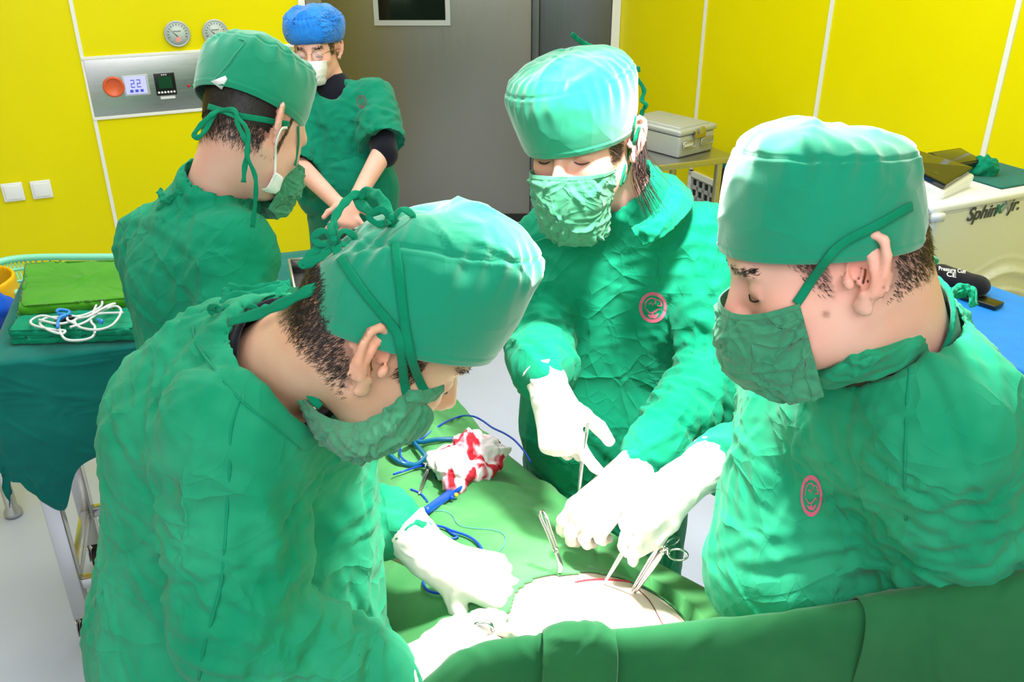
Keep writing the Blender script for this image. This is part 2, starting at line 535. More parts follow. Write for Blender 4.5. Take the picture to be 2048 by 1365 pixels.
M['yellow_plastic'] = mat('yellow_bin_plastic', lin(240, 178, 0), rough=.4)
M['blue_cloth'] = cloth('blue_cloth', lin(8, 70, 180), lin(20, 90, 200), wr=.3)
M['pink'] = mat('pink_print', lin(206, 96, 122), rough=.8)
M['dark_print'] = mat('dark_red_print', lin(86, 74, 66), rough=.8)
M['text_grey'] = mat('dark_grey_print', lin(62, 70, 76), rough=.5)
M['text_teal'] = mat('teal_print', lin(0, 128, 122), rough=.5)
M['text_silver'] = mat('silver_print', lin(160, 165, 168), rough=.5)
M['text_white'] = mat('white_print', lin(235, 235, 235), rough=.6)
M['pack_pink'] = mat('pink_pack', lin(214, 110, 140), rough=.5)
M['clear'] = mat('cloudy_pack_plastic', lin(190, 200, 196), rough=.3)
M['suture'] = mat('blue_suture', lin(90, 170, 190), rough=.4)
M['wound'] = mat('wound_red', lin(190, 60, 70), rough=.35)
M['iodine'] = mat('dark_marker_line', lin(120, 70, 60), rough=.6)


def gauze_mat():
    m = mat('bloodied_gauze', lin(240, 224, 226), rough=.9, bump=.5, bscale=500, bdist=.002); nt = m.node_tree; b = nt.nodes['Principled BSDF']
    tc = nt.nodes.new('ShaderNodeTexCoord'); n = nt.nodes.new('ShaderNodeTexNoise'); n.inputs['Scale'].default_value = 13; n.inputs['Detail'].default_value = 3; n.inputs['Distortion'].default_value = .8
    nt.links.new(tc.outputs['Object'], n.inputs['Vector'])
    r = nt.nodes.new('ShaderNodeValToRGB'); e = r.color_ramp.elements
    e[0].position = .47; e[0].color = lin(240, 226, 230); e[1].position = .53; e[1].color = lin(190, 26, 44)
    e2 = r.color_ramp.elements.new(.50); e2.color = lin(232, 150, 164)
    nt.links.new(n.outputs[0], r.inputs[0]); nt.links.new(r.outputs[0], b.inputs['Base Color'])
    return m
M['gauze'] = gauze_mat()


def brushed(name, col, rough, sc=(2, 2, 90), metal=1.0, var=.10):
    m = mat(name, col, rough=rough, metal=metal); nt = m.node_tree; b = nt.nodes['Principled BSDF']
    tc = nt.nodes.new('ShaderNodeTexCoord'); mp = nt.nodes.new('ShaderNodeMapping'); mp.inputs['Scale'].default_value = sc
    n = nt.nodes.new('ShaderNodeTexNoise'); n.inputs['Scale'].default_value = 6; n.inputs['Detail'].default_value = 6
    nt.links.new(tc.outputs['Object'], mp.inputs[0]); nt.links.new(mp.outputs[0], n.inputs['Vector'])
    r = nt.nodes.new('ShaderNodeMapRange'); r.inputs[3].default_value = rough - var; r.inputs[4].default_value = rough + var
    nt.links.new(n.outputs[0], r.inputs[0]); nt.links.new(r.outputs[0], b.inputs['Roughness'])
    u = nt.nodes.new('ShaderNodeBump'); u.inputs['Strength'].default_value = .04; u.inputs['Distance'].default_value = .002
    nt.links.new(n.outputs[0], u.inputs['Height']); nt.links.new(u.outputs[0], b.inputs['Normal'])
    return m
M['door'] = brushed('door_stainless', (0.33, 0.32, 0.29, 1), .36, (60, 60, 1), metal=.85)
M['door_dark'] = brushed('dark_door_stainless', (0.17, 0.18, 0.19, 1), .32, (60, 60, 1), metal=.85)
M['panel_steel'] = brushed('panel_stainless', (0.66, 0.66, 0.66, 1), .30, (1, 1, 80))
M['yellow'] = mat('yellow_glass_panel', lin(232, 220, 0), rough=.34, spec=.2, var=.02, vscale=2)
M['floor'] = mat('pale_vinyl_floor', lin(206, 214, 240), rough=.35, var=.02, vscale=5, spec=.4)
M['ceiling'] = mat('white_ceiling_paint', lin(240, 240, 238), rough=.8)

M['lens'] = mat('clear_lens', (.9, .95, 1, 1), rough=.05); M['lens'].node_tree.nodes['Principled BSDF'].inputs['Alpha'].default_value = .12

# ---------------------------------------------------------------- people: heads, hands, bodies, clothes
class Head:
    """frame of a head: X towards the nose, Y to the left ear, Z to the crown"""
    def __init__(s, px, py, d, F, Up, sc=1.0):
        s.o = P(px, py, d); s.X = nz(F); s.Z = nz(Up - s.X * (np.asarray(Up) @ s.X)); s.Y = np.cross(s.Z, s.X); s.s = sc
    def w(s, x, y, z): return s.o + s.s * (x * s.X + y * s.Y + z * s.Z)
    def R(s): return np.array([s.X, s.Y, s.Z])
    def loc(s, p): return ((p - s.o) @ s.R().T) / s.s
    def sdf(s, ears=(1, -1), eyes=True, earout=1.0, earx=0.0, es=1.0):
        k = s.s; w = s.w; R = s.R()
        e = lambda x, y, z, a, b, c: ell(w(x, y, z), (a * k, b * k, c * k), R)
        r = lambda a, b, ra, rb=None, n=None, q=1: rc(w(*a), w(*b), ra * k, (rb or ra) * k, n, q)
        base = U([e(-.008, 0, .012, .097, .078, .09), e(.035, 0, -.04, .060, .062, .08)], .03 * k)
        jaw = U([e(.030, 0, -.085, .058, .054, .040), r((-.005, .050, -.07), (.062, .018, -.112), .018), r((-.005, -.050, -.07), (.062, -.018, -.112), .018)], .025 * k)
        h = [base, jaw]
        f0 = U(h, .03 * k)
        f1 = U([f0, e(.058, .040, -.046, .026, .024, .022), e(.058, -.040, -.046, .026, .024, .022), r((.080, -.032, .006), (.080, .032, .006), .013), e(.078, 0, -.088, .018, .024, .016)], .018 * k)
        f2 = SUB(SUB(f1, e(.100, .033, -.020, .020, .020, .014), .012 * k), e(.100, -.033, -.020, .020, .020, .014), .012 * k)
        nose = U([r((.088, 0, -.008), (.110, 0, -.050), .0075, .011), e(.100, .012, -.054, .010, .008, .008), e(.100, -.012, -.054, .010, .008, .008)], .008 * k)
        f3 = U([f2, nose], .009 * k)
        f4 = U([f3, e(.076, .033, -.021, .014, .015, .0135), e(.076, -.033, -.021, .014, .015, .0135)], .0035 * k)
        lids = [r((.088, y * .022, -.026), (.083, y * .046, -.027), .0022) for y in (1, -1)]
        f4 = U([f4] + lids, .002 * k)
        lips = U([r((.092, -.016, -.080), (.092, .016, -.080), .006), r((.090, -.014, -.088), (.090, .014, -.088), .0065)], .002 * k)
        f5 = U([f4, lips], .006 * k)
        for sd in ears:
            f5 = U([f5, s.ear(sd, earout, earx, es)], .004 * k)
        return f5
    def ear(s, sd, out, ex=0.0, es=1.0):
        k = s.s * es; w = s.w
        # ear plane: back and outward
        ux = nz(-s.X * .80 + s.Y * sd * .55 * out); uz = nz(s.Z * .97 - s.X * .2); n = nz(np.cross(ux, uz)) * 1.0
        c = w(-.006 + ex, sd * .076, -.022)
        q = lambda a, b, o=0.0: c + k * (a * ux + b * uz + o * n)
        if (n @ (s.Y * sd)) < 0: n = -n
        pts = [(.000, .004), (.002, .020), (.010, .031), (.020, .033), (.029, .026), (.031, .012), (.028, -.004), (.020, -.018), (.010, -.028)]
        ps = [q(a, b, .003) for a, b in pts]
        helix = U([rc(ps[i], ps[i + 1], .0042 * k) for i in range(len(ps) - 1)], .002 * k)
        R = np.array([ux, uz, n])
        plate = ell(q(.015, .003, -.001), (.017 * k, .029 * k, .0034 * k), R)
        anti = U([rc(q(.009, -.018, .004), q(.020, -.006, .004), .004 * k), rc(q(.020, -.006, .004), q(.019, .012, .004), .0038 * k), rc(q(.019, .012, .003), q(.012, .022, .002), .003 * k)], .002 * k)
        conch = ell(q(.008, -.002, .004), (.009 * k, .013 * k, .006 * k), R)
        lobe = ell(q(.009, -.030, .001), (.009 * k, .009 * k, .0045 * k), R)
        trag = ell(q(-.001, -.006, .006), (.005 * k, .007 * k, .005 * k), R)
        f = U([plate, helix, anti, lobe], .003 * k)
        f = SUB(f, conch, .003 * k)
        return U([f, trag], .003 * k)


def hand(w, D, B, thumb, curls, s=1.0, tr=None, infl=0.0, spread=1.0, tcurl=(.35, .35)):
    """hand at wrist w, fingers along D, back of the hand towards B, thumb on side +1/-1 of D x B;
    curls: (base, middle, tip) bends in radians for index..little. Returns the field and the finger tips"""
    D = nz(D); B = nz(B - D * (B @ D)); T = np.cross(D, B) * thumb
    spec = [(.026, .092, .075, 0.10, .0098), (.006, .096, .083, .02, .0100), (-.014, .091, .077, -.06, .0095), (-.032, .082, .060, -.16, .0085)]
    mc = []; fg = []; tips = []
    for i, (tx, l, L, sp, r) in enumerate(spec):
        k0 = w + s * (D * .012 + T * tx * .55); k1 = w + s * (D * l + T * tx)
        mc.append(rc(k0, k1, s * .0165 + infl, s * .0125 + infl))
        d = nz(D + T * sp * spread); q = k1 - d * .004 * s; a = 0; b = nz(B - d * (B @ d)); segs = []
        for j, fr in enumerate((.46, .30, .24)):
            a += curls[i][j]
            e = q + s * L * fr * (d * math.cos(a) - b * math.sin(a))
            r0 = s * r * (1 - .07 * j) + infl; segs.append(rc(q, e, r0 * 1.02, r0 * .92)); q = e
        fg.append(U(segs, .003)); tips.append(q)
    palm = U(mc + [rc(w - D * .02 * s, w + D * .03 * s, .024 * s + infl, .026 * s + infl, B, .75), rc(w + s * (D * .03 + T * .006 - B * .004), w + s * (D * .075 - B * .004), .022 * s + infl, .024 * s + infl, B, .62)], .014)
    t0 = w + s * (D * .018 + T * .014 - B * .006)
    td = nz(D * .62 + T * .70 - B * .35) if tr is None else nz(D * tr[0] + T * tr[1] - B * tr[2])
    t1 = t0 + td * .046 * s
    ax = nz(np.cross(td, nz(D - T * .6)))
    def rot(v, an): return v * math.cos(an) + np.cross(ax, v) * math.sin(an) + ax * (ax @ v) * (1 - math.cos(an))
    t2d = rot(td, tcurl[0]); t2 = t1 + t2d * .034 * s; t3d = rot(t2d, tcurl[1]); t3 = t2 + t3d * .027 * s
    th = U([rc(t0, t1, .0165 * s + infl, .0125 * s + infl), rc(t1, t2, .0115 * s + infl, .0105 * s + infl), rc(t2, t3, .0108 * s + infl, .0092 * s + infl)], .006)
    f = U([palm, th], .012)
    fingers = fg[0]
    for g in fg[1:]: fingers = U([fingers, g])
    f = smin_f(f, fingers, .007)
    tips.append(t3)
    return f, tips


def smin_f(a, b, k): return lambda p: smin(a(p), b(p), k)


def bounds(pts, pad):
    p = np.array(pts); return p.min(0) - pad, p.max(0) + pad


def strands(hd, v, n, region, flow, count, lmin, lmax, seed, w=.0006, lift=.25, off=0.0, earx=0.0):
    w *= .5; lmin *= .55; lmax *= .6; count = int(count * 3.2); lift *= .6
    """short tapered hairs standing on the head surface; region(local)->0..1 chance, flow in the head frame"""
    rs = np.random.RandomState(seed); loc = hd.loc(v); pr = region(loc) * ~((np.abs(loc[:, 1]) > .0665) & (loc[:, 0] > -.052 + earx) & (loc[:, 0] < .014 + earx) & (loc[:, 2] > -.075) & (loc[:, 2] < .04)); idx = np.where(pr > 0.01)[0]
    if not len(idx): return np.zeros((3, 3)), [[0, 1, 2]]
    p = pr[idx] / pr[idx].sum(); pick = rs.choice(idx, count, p=p)
    F = flow[0] * hd.X + flow[1] * hd.Y + flow[2] * hd.Z
    vs = []; fs = []
    for c in pick:
        nn = n[c]; base = v[c] + rs.normal(size=3) * .0012 - nn * .001
        d = F - nn * (F @ nn); d = nz(nz(d) + rs.normal(size=3) * .22 + nn * lift); L = rs.uniform(lmin, lmax)
        sd = nz(np.cross(d, nn)) * w; b = len(vs)
        m = base + d * L * .5 + nn * off; t = base + nz(d - nn * lift * .8) * L + nn * off * .6
        vs += [base - sd, base + sd, m + sd * .8, m - sd * .8, t]
        fs += [[b, b + 1, b + 2, b + 3], [b + 3, b + 2, b + 4]]
    return np.array(vs), fs


def patch(v, q, n, keep, off, th=.002):
    """part of a surface lifted off it (hair base, skull caps)"""
    kf = keep[q].all(1); q2 = q[kf]; used = np.unique(q2); mp = -np.ones(len(v), int); mp[used] = np.arange(len(used))
    return v[used] + n[used] * off, mp[q2]


def cap_mesh(o, X, Y, Z, rings, nfold=0, seed=1, na=160, fold=.004, seam=.5):
    """rings: (front, back, half width, z front, z back) bottom to top, in metres; last closes the crown"""
    X = nz(X); Z = nz(Z - X * (Z @ X)); Y = np.cross(Z, X)
    R = catmull([np.array(r, float) for r in rings], 70)
    rs = np.random.RandomState(seed); v = []
    th = np.linspace(0, 2 * math.pi, na, endpoint=False)
    phs = rs.rand(6) * 6.28
    for i, (af, ab, b, zf, zb) in enumerate(R):
        c = np.cos(th); s_ = np.sin(th); t = i / 69
        ex = np.where(c > 0, af, ab) * np.sign(c) * np.abs(c) ** .92; ey = b * np.sign(s_) * np.abs(s_) ** .92
        z = zf * (1 + c) / 2 + zb * (1 - c) / 2
        pts = o + np.outer(ex, X) + np.outer(ey, Y) + np.outer(z, Z)
        v.append(pts)
    F = np.array([[i * na + j, i * na + (j + 1) % na, (i + 1) * na + (j + 1) % na, (i + 1) * na + j] for i in range(69) for j in range(na)])
    vv = np.array(v).reshape(-1, 3); nn = vnormals(vv, F)
    if ((vv - vv.mean(0)) * nn).sum() < 0: F = F[:, ::-1]; nn = -nn
    t = np.repeat(np.linspace(0, 1, 70), na); th_ = np.tile(th, 70)
    m = smooth(.30, .55, t)
    f1 = noise(vv * 20 + seed, 3) * .5 + noise(vv * 40, 5) * .2
    rid = np.maximum(1 - np.abs(noise(vv * 14 + 3.3 * seed, 9)) * 3.2, -.6)
    d = fold * (f1 + rid * .55) * (.22 + .78 * m)
    ple = 1 - np.abs(np.sin(th_ * nfold + 2.2 * noise(vv * 10, 4) + phs[0])) * 1.7     # pleats gathered into the crown seam
    d += fold * .75 * ple * np.exp(-((t - seam) / .14) ** 2) * (np.abs(noise(vv * 8, 8)) * 1.6 + .12)
    d += creases(vv, nn, seed, 26, fold * .55, .035, .005) * (.3 + .7 * m)
    d += .0014 * np.exp(-((t - seam) / .007) ** 2) - .0022 * np.exp(-((t - seam - .022) / .012) ** 2)
    d *= smooth(0, .06, t) * .9 + .1
    d += .0012 * (t < .075)
    d *= 1 - smooth(.93, 1, t)
    vv = vv + nn * d[:, None]
    c0 = len(vv); vv = np.concatenate([vv, [vv[-na:].mean(0)]])
    top = np.array([[69 * na + j, 69 * na + (j + 1) % na, c0, c0] for j in range(na)])
    if (F[0][0], F[0][1]) != (0, 1): top = top[:, [1, 0, 2, 3]]
    return vv, [list(dict.fromkeys(q)) for q in np.concatenate([F, top]).tolist()]


def loc_cap(o, X, Y, Z, v): return (v - o) @ np.array([nz(X), nz(Y), nz(Z)]).T

# ---------------------------------------------------------------- figures
H_BODY = 0.0035; H_CLOTH = 0.0055


def gown_mesh(name, f, lo, hi, seed, m, parent, h=H_CLOTH, cnt=260, amp=.0055, L=.075, w=.0065, sleeves=(), keep=None, low=.006, region=None):
    v, q = nets(f, lo, hi, h)
    v = relax(v, q, 2)
    n = vnormals(v, q)
    amp = amp * .62; w = w * .72; d = low * .8 * noise(v * 6 + seed, 1)
    rg = 1 - np.abs(noise(v * A(11, 11, 4.5) + seed, 2)) * 2.6            # long falling folds
    d += low * .6 * np.maximum(rg, -.6) * smooth(-.3, .5, noise(v * 5, 12) + .2)
    d += creases(v, n, seed, int(cnt * 1.3), amp, L, w)
    d += creases(v, n, seed + 50, cnt // 4, amp * 1.4, L * 2.6, w * 1.5)
    for (a, b, r, lam, am) in sleeves:      # bunched folds running round a sleeve from a to b
        a = np.asarray(a); b = np.asarray(b); ba = b - a; ln = np.linalg.norm(ba); ax = ba / ln; t = (v - a) @ ax / ln
        u1 = nz(np.cross(ax, A(.3, .2, .9))); u2 = np.cross(ax, u1)
        dist = np.linalg.norm(v - a - np.clip(t, 0, 1)[:, None] * ba, axis=1)
        mk_ = smooth(-.15, .1, t) * (1 - smooth(.82, .95, t)) * (1 - smooth(r * 1.15, r * 1.7, dist))
        al = (v @ ax); loc = np.stack([(v @ u1) / .085 + .9 * al / lam * .3, (v @ u2) / .085, al / lam], 1)
        rr_ = 1 - np.abs(noise(loc + seed, 6)) * 3.2
        r2 = 1 - np.abs(noise(loc * 1.9 + seed, 7)) * 3.0
        d += am * mk_ * (np.maximum(rr_, -.8) + .45 * np.maximum(r2, -.7)) * .62
    v = relax(v + n * d[:, None], q, 1, .55)
    o = mk(name, v, q, m, parent)
    return v, q, o


def sleeve(sh, el, cf, r0, r1):
    ax = nz(cf - el)
    return U([rc(sh, el, r0, r1), rc(el, cf - ax * .035, r1, .056), rc(cf - ax * .035, cf + ax * .012, .055, .036)], .02)


def legs_field(pel, face, z0=.07):
    s = nz(np.cross(A(0, 0, 1), face)); out = []
    for k in (1, -1):
        hp = pel + s * .09 * k; kn = A(hp[0], hp[1], .5) + s * .02 * k; an = A(hp[0], hp[1], z0 + .03) + s * .03 * k
        out += [rc(hp, kn, .078, .058), rc(kn, an, .055, .04)]
    return U(out, .02)


def trousers(pel, face, parent, m):
    s = nz(np.cross(A(0, 0, 1), face)); f = []
    for k in (1, -1):
        f += [rc(pel + s * .09 * k - A(0, 0, .1), A(pel[0], pel[1], .11) + s * .115 * k, .105, .080)]
    f = INT(INT(U(f, .02), HALF(A(0, 0, .10), A(0, 0, -1)), .003), HALF(A(0, 0, .90), A(0, 0, 1)), .003)
    v, q = nets(f, A(pel[0] - .3, pel[1] - .3, .05), A(pel[0] + .3, pel[1] + .3, .96), .012); n = vnormals(v, q)
    v = v + n * (.006 * np.maximum(1 - np.abs(noise(v * A(12, 12, 7), 3)) * 3, -.5))[:, None]
    mk('trousers', v, q, m, parent)


def shoes(pel, face, parent, m):
    s = nz(np.cross(A(0, 0, 1), face)); fx = nz(A(face[0], face[1], 0))
    for k in (1, -1):
        c = A(pel[0], pel[1], 0) + s * (.09 + .03) * k
        f = INT(U([rc(c + A(0, 0, .045), c + fx * .16 + A(0, 0, .032), .046, .042), rc(c + A(0, 0, .05), c + A(0, 0, .085), .045, .048)], .02), HALF(c + A(0, 0, .003), A(0, 0, -1)))
        v, q = nets(f, c - A(.25, .25, .02), c + A(.25, .25, .16), .006)
        mk('shoe', v, q, m, parent)


def glove(name, cuff, wrist, D, B, th, curls, s, parent, tr=None, spread=1.0, tcurl=(.35, .35), rcuff=.043, h=.0028, crease=True):
    f, tips = hand(wrist, D, B, th, curls, s, tr, .0012, spread, tcurl)
    ax = nz(cuff - wrist)
    fore = rc(wrist + D * .0, cuff, .030 * s, rcuff, None)
    g = U([f, fore], .02)
    g = INT(g, HALF(cuff, ax), .002)
    # rolled rim
    def rim(p):
        q = p - cuff; z = q @ ax; r = np.sqrt(np.maximum((q * q).sum(1) - z * z, 0)); return np.sqrt((r - rcuff * .99) ** 2 + z * z) - .0032
    g = U([g, rim], .0015)
    lo, hi = bounds([cuff, wrist] + tips + [wrist + D * .09], .06)
    v, q = nets(g, lo, hi, h)
    v = relax(v, q, 1); n = vnormals(v, q)
    t = (v - wrist) @ ax / np.linalg.norm(cuff - wrist)
    d = .0012 * smooth(-.3, .3, t) * (1 - smooth(.8, .95, t)) * (noise(v * 30, 5) + noise(v * A(70, 30, 70), 6) * .8) + .0005 * noise(v * 60, 3)
    if crease: d += .8 * creases(v, n, 5, 30, .0016, .02, .003)
    v = v + n * d[:, None]
    o = mk(name, v, q, M['glove'], parent)
    return f, tips, (v, q)


def body_mesh(f, lo, hi, m, parent, h=H_BODY):
    v, q = nets(f, lo, hi, h); v = relax(v, q, 1, .4)
    o = mk('body', v, q, m, parent)
    return v, q, o


def tint(o, v, spots):
    """blush of the skin itself (ears, nose, lips, stubble): vertex colours mixed into the skin tone"""
    me = o.data; ca = me.color_attributes.new('tint', 'FLOAT_COLOR', 'POINT')
    col = np.ones((len(v), 4), np.float32); col[:, :3] = 1
    for c, r, rgb, k in spots:
        w_ = (k * np.exp(-(np.linalg.norm(v - c, axis=1) / r) ** 2))[:, None]
        col[:, :3] = col[:, :3] * (1 - w_) + np.array(rgb) * w_
    ca.data.foreach_set('color', col.ravel())


def use_tint(m):
    nt = m.node_tree; b = nt.nodes['Principled BSDF']; a = nt.nodes.new('ShaderNodeVertexColor'); a.layer_name = 'tint'
    x = nt.nodes.new('ShaderNodeMix'); x.data_type = 'RGBA'; x.blend_type = 'MULTIPLY'; x.inputs[0].default_value = 1
    src = b.inputs['Base Color'].links[0].from_socket
    nt.links.new(src, x.inputs[6]); nt.links.new(a.outputs[0], x.inputs[7]); nt.links.new(x.outputs[2], b.inputs['Base Color'])
for k_ in ('skin', 'skin_tan'): use_tint(M[k_])


def hair_tint(hd, v, reg, o, rgb=(.30, .26, .28)):
    w_ = np.clip(reg(hd.loc(v)), 0, 1)
    ca = o.data.color_attributes['tint']; col = np.zeros(len(v) * 4, np.float32); ca.data.foreach_get('color', col); col = col.reshape(-1, 4)
    w_ = (w_ * .75 * ~((np.abs(hd.loc(v)[:, 1]) > .068) & (hd.loc(v)[:, 0] > -.042) & (hd.loc(v)[:, 0] < .014)))[:, None]; col[:, :3] = col[:, :3] * (1 - w_) + col[:, :3] * np.array(rgb) * w_
    ca.data.foreach_set('color', col.ravel())


def face_tints(h):
    t = []
    for sd in (1, -1):
        t += [(h.w(-.015, sd * .08, -.01), .03 * h.s, (1.05, .78, .76), .7), (h.w(.085, sd * .035, -.028), .014 * h.s, (.72, .50, .48), .7), (h.w(.07, sd * .045, -.05), .03 * h.s, (1.05, .85, .82), .6)]
    t += [(h.w(.11, 0, -.05), .02 * h.s, (1.03, .8, .76), .6), (h.w(.09, 0, -.084), .018 * h.s, (.9, .5, .5), .7)]
    return t


def brows(h, m, parent, v, n, seed=3, thick=1.0):
    rg = lambda l: np.exp(-((l[:, 2] - (.004 - .3 * (np.abs(l[:, 1]) - .03) ** 2 * 10)) / (.0035 * thick)) ** 2) * (np.abs(l[:, 1]) > .012) * (np.abs(l[:, 1]) < .05) * (l[:, 0] > .04)
    for sd in (1, -1):
        vs, fs = strands(h, v, n, lambda l: rg(l) * (l[:, 1] * sd > 0), (-.35, sd * 1.0, .10), 150, .010, .014, seed, w=.0007, lift=.05)
        mk('eyebrow', vs, fs, m, parent)
        pts = [h.w(.0895 - .00 * 0, sd * .021, -.0275), h.w(.0905, sd * .030, -.0305), h.w(.0875, sd * .040, -.0305), h.w(.080, sd * .048, -.0275)]
        vv, ff = tube(pts, [.0007, .0013, .0012, .0006], 6, 14)
        mk('eyelash', vv, ff, m, parent)


def project(tree, polys, off=.0009):
    """2D polygons in the photo frame laid onto a surface (printed emblems)"""
    vs = []; fs = []
    for poly in polys:
        b = len(vs); ok = True; tmp = []
        for (x, y) in poly:
            p, n = hit(tree, x, y, off)
            if p is None: ok = False; break
            tmp.append(p)
        if ok: vs += tmp; fs.append(list(range(b, b + len(tmp))))
    return np.array(vs), fs


def ring_polys(cx, cy, rx, ry, w, n=40, rot=0):
    ps = []
    for i in range(n):
        a, b = 2 * math.pi * i / n, 2 * math.pi * (i + 1) / n
        f = lambda t, k: (cx + rx * k * math.cos(t), cy + ry * k * math.sin(t))
        ps.append([f(a, 1), f(b, 1), f(b, 1 - w), f(a, 1 - w)])
    return ps


def stroke(pts, w):
    p = catmull([A(x, y, 0) for x, y in pts], 14)[:, :2]; T = np.gradient(p, axis=0); T /= np.linalg.norm(T, axis=1)[:, None] + 1e-9
    N_ = np.stack([-T[:, 1], T[:, 0]], 1); ps = []
    for i in range(13):
        w0 = w / 2 * (math.sin(math.pi * (i + .6) / 14.2)) ** .5; w1 = w / 2 * (math.sin(math.pi * min(i + 1.6, 14) / 14.2)) ** .5
        ps.append([tuple(p[i] + N_[i] * w0), tuple(p[i + 1] + N_[i + 1] * w1), tuple(p[i + 1] - N_[i + 1] * w1), tuple(p[i] - N_[i] * w0)])
    return ps


def emblem(tree, cx, cy, rx, ry, m, parent):
    S = lambda pts, w: stroke([(cx + rx * x, cy + ry * y) for x, y in pts], w * rx)
    polys = ring_polys(cx, cy, rx, ry, .22) + S([(-.55, .05), (-.5, -.35), (-.15, -.6), (.2, -.5), (.1, -.2)], .10) \
        + S([(.1, -.5), (.5, -.45), (.6, -.1), (.3, -.15)], .10) + S([(-.5, .1), (-.2, .35), (.1, .3), (.4, .1), (.55, .2)], .12) \
        + S([(-.35, .45), (-.1, .62), (0, .4)], .22) + S([(.4, .4), (.12, .64), (0, .45)], .22) + S([(-.3, -.2), (-.1, -.3), (.0, -.1)], .08)
    v, f = project(tree, polys)
    if len(f): mk('printed_emblem', v, f, m, parent)


def tie(name, parent, pts, w=.010, wig=0.0, m=None, n=40, nrm=None, seed=1, th=.0016):
    """pts: (px, py, depth) points"""
    pp = [P(*p) if len(p) == 3 else np.asarray(p[0]) for p in pts]
    nrm = -FWD if nrm is None else nrm
    v, f = ribbon(pp, nrm, w, th, n, wig, seed); return mk(name, v, f, m or M['tie'], parent)


def tie_on(name, parent, tree, pts, w=.010, off=.002, m=None, n=36, wig=0.0):
    pp = []; nn = []
    for (x, y) in pts:
        p, q = hit(tree, x, y, off)
        if p is not None: pp.append(p); nn.append(q)
    if len(pp) < 2: return None
    v, f = ribbon(pp, np.array(nn), w, .0016, n, wig); return mk(name, v, f, m or M['tie'], parent)


def bow(parent, c, d, r, w=.008, m=None, seed=1, tails=((-.3, -1), (.3, -1)), size=1.0):
    """a tied bow of tape: knot, two loops, two tails; c=(px,py), depth d, size in px"""
    x, y = c; w = w * .75
    k = []
    for i, a in enumerate((.3, 1.7, 2.9)):
        k.append(ribbon([P(x + r * .22 * math.cos(a), y + r * .22 * math.sin(a), d - .003), P(x, y - r * .1, d - .010), P(x - r * .22 * math.cos(a), y - r * .22 * math.sin(a), d - .003)], -FWD, w, .003, 10))
    mk('tie_knot', *join(*k), m or M['tie'], parent)
    rs = np.random.RandomState(seed)
    for sx in (-1, 1):
        pts = [P(x, y, d - .004), P(x + sx * r * .5, y - r * .5, d - .014), P(x + sx * r * 1.05, y - r * .15, d - .006), P(x + sx * r * .6, y + r * .2, d - .002), P(x, y, d - .002)]
        v, f = ribbon(pts, nz(-FWD + UPV * .5 * sx), w, .0012, 26, .12, seed + sx); mk('tie_loop', v, f, m or M['tie'], parent)
    for (tx, ty) in tails:
        pts = [P(x, y, d - .003), P(x + r * tx * .5, y - r * ty * .45, d - .012), P(x + r * tx, y - r * ty, d - .004)]
        v, f = ribbon(pts, -FWD, w, .0012, 22, .15, seed + 5); mk('tie_tail', v, f, m or M['tie'], parent)


def sheet(name, rows, nu, nv, m, parent, th=.0018, cr=60, amp=.002, L=.03, w=.003, seed=1, low=.0, lows=20):
    G = grid_sheet(rows, nu, nv); v = G.reshape(-1, 3); q = sheet_faces(nv, nu)
    n = vnormals(v, q)
    if (n.mean(0) @ FWD) > 0: q = q[:, ::-1]; n = -n
    d = np.zeros(len(v))
    if cr: d += creases(v, n, seed, cr, amp, L, w)
    if low: d += low * noise(v * lows + seed, 2)
    v = v + n * d[:, None]
    vv, ff = thick(v, q, th)
    return v, q, mk(name, vv, ff, m, parent)


CURL_REST = [(.35, .5, .3), (.45, .6, .35), (.5, .65, .4), (.5, .7, .4)]
CURL_PINCH = [(.75, .8, .35), (.9, 1.0, .5), (1.0, 1.1, .6), (1.0, 1.1, .6)]


